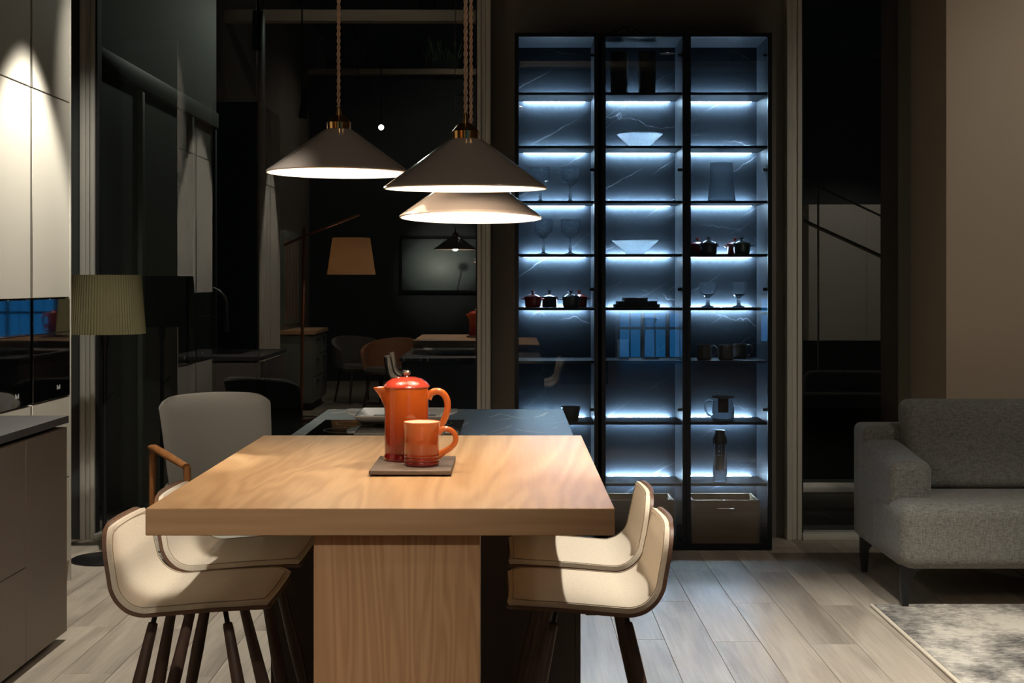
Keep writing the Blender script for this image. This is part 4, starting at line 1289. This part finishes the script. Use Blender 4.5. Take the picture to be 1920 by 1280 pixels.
ld = bpy.data.lights.new('shade_light', 'POINT'); ld.energy = 15; ld.color = (1, .88, .68); ld.shadow_soft_size = .04
lo = bpy.data.objects.new('shade_light', ld); COL.objects.link(lo); lo.location = (-1.60, 1.0, 1.60)
# tub chairs
def tub(x, y, rot, mat, label):
    t = thing('tub_chair', (x, y, 0), label, 'armchair', 'tub chairs by the dark wall')
    mt = Matrix.Translation(Vector((x, y, 0))) @ Matrix.Rotation(R(rot), 4, 'Z')
    bm = bmesh.new()
    pr = []
    n = 28
    rows = []
    for i in range(n + 1):
        a = R(-115 + 230 * i / n)
        top = .78 - .16 * (abs(a) / R(115)) ** 2
        c_, s_ = math.cos(a), math.sin(a)
        rows.append([bm.verts.new((r * s_, -r * c_ * -1, zz)) for r, zz in ((.30, .42), (.33, top), (.29, top), (.25, .42))])
    for a, b in zip(rows[:-1], rows[1:]):
        for k in range(4): bm.faces.new((a[k], b[k], b[(k + 1) % 4], a[(k + 1) % 4]))
    bm.faces.new(rows[0]); bm.faces.new(list(reversed(rows[-1])))
    fixn(bm); bm.transform(mt); finish('shell', bm, mat, t, 50)
    bm = bmesh.new(); add_lathe(bm, [(.0005, .38), (.27, .38), (.285, .41), (.27, .45), (.0005, .46)], (0, 0, 0), 36); fixn(bm); bm.transform(mt); finish('seat', bm, M['chair_beige'], t, 40)
    for sx_ in (-1, 1):
        for sy_ in (-1, 1):
            bm = bmesh.new(); add_tube(bm, [(sx_ * .16, sy_ * .16, .39), (sx_ * .22, sy_ * .22, 0)], [.018, .012], 10); fixn(bm); bm.transform(mt); finish('leg', bm, M['walnut'], t, 60)
tub(-1.72, -1.0, 150, M['chair_beige'], 'beige tub chair near the sage sideboard')
tub(-1.32, -.45, 200, M['chair_tan'], 'tan leather tub chair in front of the beige one')
# framed print on the dark wall
pf = thing('framed_print', (-.86, -4.59, 1.3), 'wide black framed misty print on the dark wall', 'picture')
zl, zh, xl, xh = 1.27, 2.09, -1.50, -.22
bm = bmesh.new()
add_box(bm, xl, xl + .035, -4.6, -4.555, zl, zh); add_box(bm, xh - .035, xh, -4.6, -4.555, zl, zh)
add_box(bm, xl + .035, xh - .035, -4.6, -4.555, zl, zl + .035); add_box(bm, xl + .035, xh - .035, -4.6, -4.555, zh - .035, zh)
fixn(bm); finish('frame', bm, M['black_frame'], pf)
box('print', xl + .03, xh - .03, -4.6, -4.575, zl + .03, zh - .03, M['print'], pf)
# white cupboard mirrored in the narrow window
cb = thing('wall_cupboard', (4.33, -2.75, .66), 'pale two door wall cupboard mirrored in the narrow window', 'cupboard')
box('carcass', 3.86, 4.80, -2.95, -2.62, .66, 2.43, M['greige'], cb)
box('door', 3.865, 4.615, -2.619, -2.60, .665, 2.425, M['greige'], cb, .002, 1)
box('door', 4.622, 4.795, -2.619, -2.60, .665, 2.425, M['greige'], cb, .002, 1)
struct(box('wall_far_right', 3.4, 6.0, -3.2, -2.96, 0, 4.39, M['wall_grey']))
# stair rail mirrored in the narrow window
sr = thing('stair_rail', (4.0, -.6, 0), 'slanting steel stair handrail mirrored in the narrow window', 'handrail')
tube('handrail', [(3.0, -.6, 2.30), (4.9, -.6, 1.43)], .022, M['steel'], sr, 12)
tube('mid_rail', [(2.9, -.65, 2.83), (4.9, -.65, 1.90)], .012, M['alu_dark'], sr, 10)
for xx in (3.55, 4.75):
    tube('post', [(xx, -.63, 0.0), (xx, -.63, 2.52 - (xx - 3.55) * .465)], .012, M['steel'], sr, 10)
# window with dusk light at the far end of the showroom
w3 = bpy.data.objects.new('window_3', None); COL.objects.link(w3); w3.location = (3.8, -10.7, 0); W[w3] = Matrix.Translation(w3.location); w3['kind'] = 'structure'
for x0_, n_, zlo, zhi in ((1.95, 3, .05, .86), (4.55, 3, .34, 1.12)):
    for i in range(n_):
        a = x0_ + i * .46
        for c_ in range(2):
            for (za, zb_) in ((zlo, zlo + (zhi - zlo) * .62), (zlo + (zhi - zlo) * .68, zhi)):
                box('pane', a + .05 + c_ * .20, a + .225 + c_ * .20, -10.78, -10.76, za, zb_, M['glow_blue'], w3)
        box('mullion', a - .03, a + .04, -10.79, -10.74, zlo - .05, zhi + .06, M['trim_white'], w3)
    box('window_rail', x0_ - .03, x0_ + n_ * .46, -10.79, -10.74, zhi, zhi + .06, M['trim_white'], w3)
# track with spot heads
def track_head(loc, aim, label, deep=True):
    t = thing('track_spotlight', loc, label, 'spotlight', 'ceiling track spotlights')
    l = Vector(loc); d = (Vector(aim) - l).normalized()
    bm = bmesh.new()
    prof = [(.005, -.30), (.036, -.295), (.038, -.28), (.038, -.03), (.035, -.03), (.035, -.14), (.005, -.14)] if deep else [(.005, -.20), (.036, -.195), (.038, -.18), (.038, -.03), (.035, -.03), (.035, -.045), (.005, -.045)]
    add_lathe(bm, prof, (0, 0, 0), 20); fixn(bm)
    rot = d.to_track_quat('Z', 'Y').to_matrix().to_4x4()
    bm.transform(Matrix.Translation(l) @ rot); finish('can', bm, M['black_metal'], t, 40)
    q = -.138 if deep else -.044
    tube('lens', [l + d * q, l + d * (q + .004)], .034, M['lens'], t, 20)
    tube('stem', [l - d * .12, Vector((l.x, l.y, l.z + .22)), Vector((l.x, l.y, H_C))], .008, M['black_metal'], t, 8)
TL = ['track spotlight above the oven cabinets', 'track spotlight above the cabinets behind the sink counter', 'track spotlight above the right bar stools', 'track spotlight above the sofa', 'track spotlight over the armchair, turned to the floor lamp', 'track spotlight lighting the framed print', 'added fill spotlight turned toward the sideboard corner', 'track spotlight lighting the wall cupboard', 'added fill spotlight behind the camera aimed at the front edge of the oak table', 'track spotlight over the table turned to the left bar stools', 'added fill spotlight washing the taupe wall behind the sofa', 'added spotlight brightening the upper ceiling beam', 'added spotlight brightening the mezzanine edge']
for (l, a, w, h, b), lb in zip(SPOTS, TL): track_head(l, a, lb)
for (l, w), lb in zip(FILL_DOWNLIGHTS, ['at the sofa side behind the camera', 'right above the camera', 'over the tub chairs near the framed print', 'in the far end of the showroom']):
    t = thing('fill_downlight', (l[0], l[1], l[2]), 'added round fill light under the ceiling ' + lb, 'ceiling light', 'added fill lights overhead')
    lathe('housing', [(.13, l[2] + .01), (.14, l[2] + .02), (.14, H_C), (.12, H_C), (.12, l[2] + .02)], (l[0], l[1], 0), M['black_metal'], t, 32, closed=True)
    lathe('diffuser', [(.0005, l[2] + .05), (.119, l[2] + .05), (.119, l[2] + .055), (.0005, l[2] + .055)], (l[0], l[1], 0), M['lens'], t, 32)
track_head((-1.48, -1.20, 3.27), (-1.2, 7.0, 2.0), 'bright track spotlight mirrored above the leftmost pendant', False)
tag(tube('ceiling_rod', [(-2.58, 1.0, 3.67), (-2.58, 1.0, H_C)], .010, M['trim_white'], None, 8), 'thin pale rod hanging from the ceiling, mirrored at the top left', 'rod')
tag(box('lighting_track', -.85, .1, -.9, -.86, 3.60, 3.64, M['black_metal']), 'black lighting track mirrored above the pendants', 'lighting track')
for k, (x, y) in enumerate(((-2.3, -4.62), (-.9, -4.62), (3.3, -4.62))):
    t = thing('grass_planter', (x, y, 4.471), ['planter of grass on the mezzanine edge, far left', 'planter of grass on the mezzanine edge, above the framed print', 'planter of grass on the mezzanine edge, above the cupboard'][k], 'planter', 'grass planters on the mezzanine')
    box('trough', x - .25, x + .25, y - .08, y + .08, 4.471, 4.60, M['gap'], t)
    bm = bmesh.new()
    for q in range(90):
        bx_, by_ = x + random.uniform(-.23, .23), y + random.uniform(-.06, .06)
        tipx, tipy, hh = random.uniform(-.12, .12), random.uniform(-.1, .1), random.uniform(.15, .38)
        a = bm.verts.new((bx_ - .004, by_, 4.59)); b = bm.verts.new((bx_ + .004, by_, 4.59))
        c = bm.verts.new((bx_ + tipx * .5 + .003, by_ + tipy * .5, 4.6 + hh * .7)); e = bm.verts.new((bx_ + tipx, by_ + tipy, 4.6 + hh))
        bm.faces.new((a, b, c)); bm.faces.new((b, e, c))
    g_ = finish('grass', bm, M['plant'], t); g_['kind'] = 'stuff'
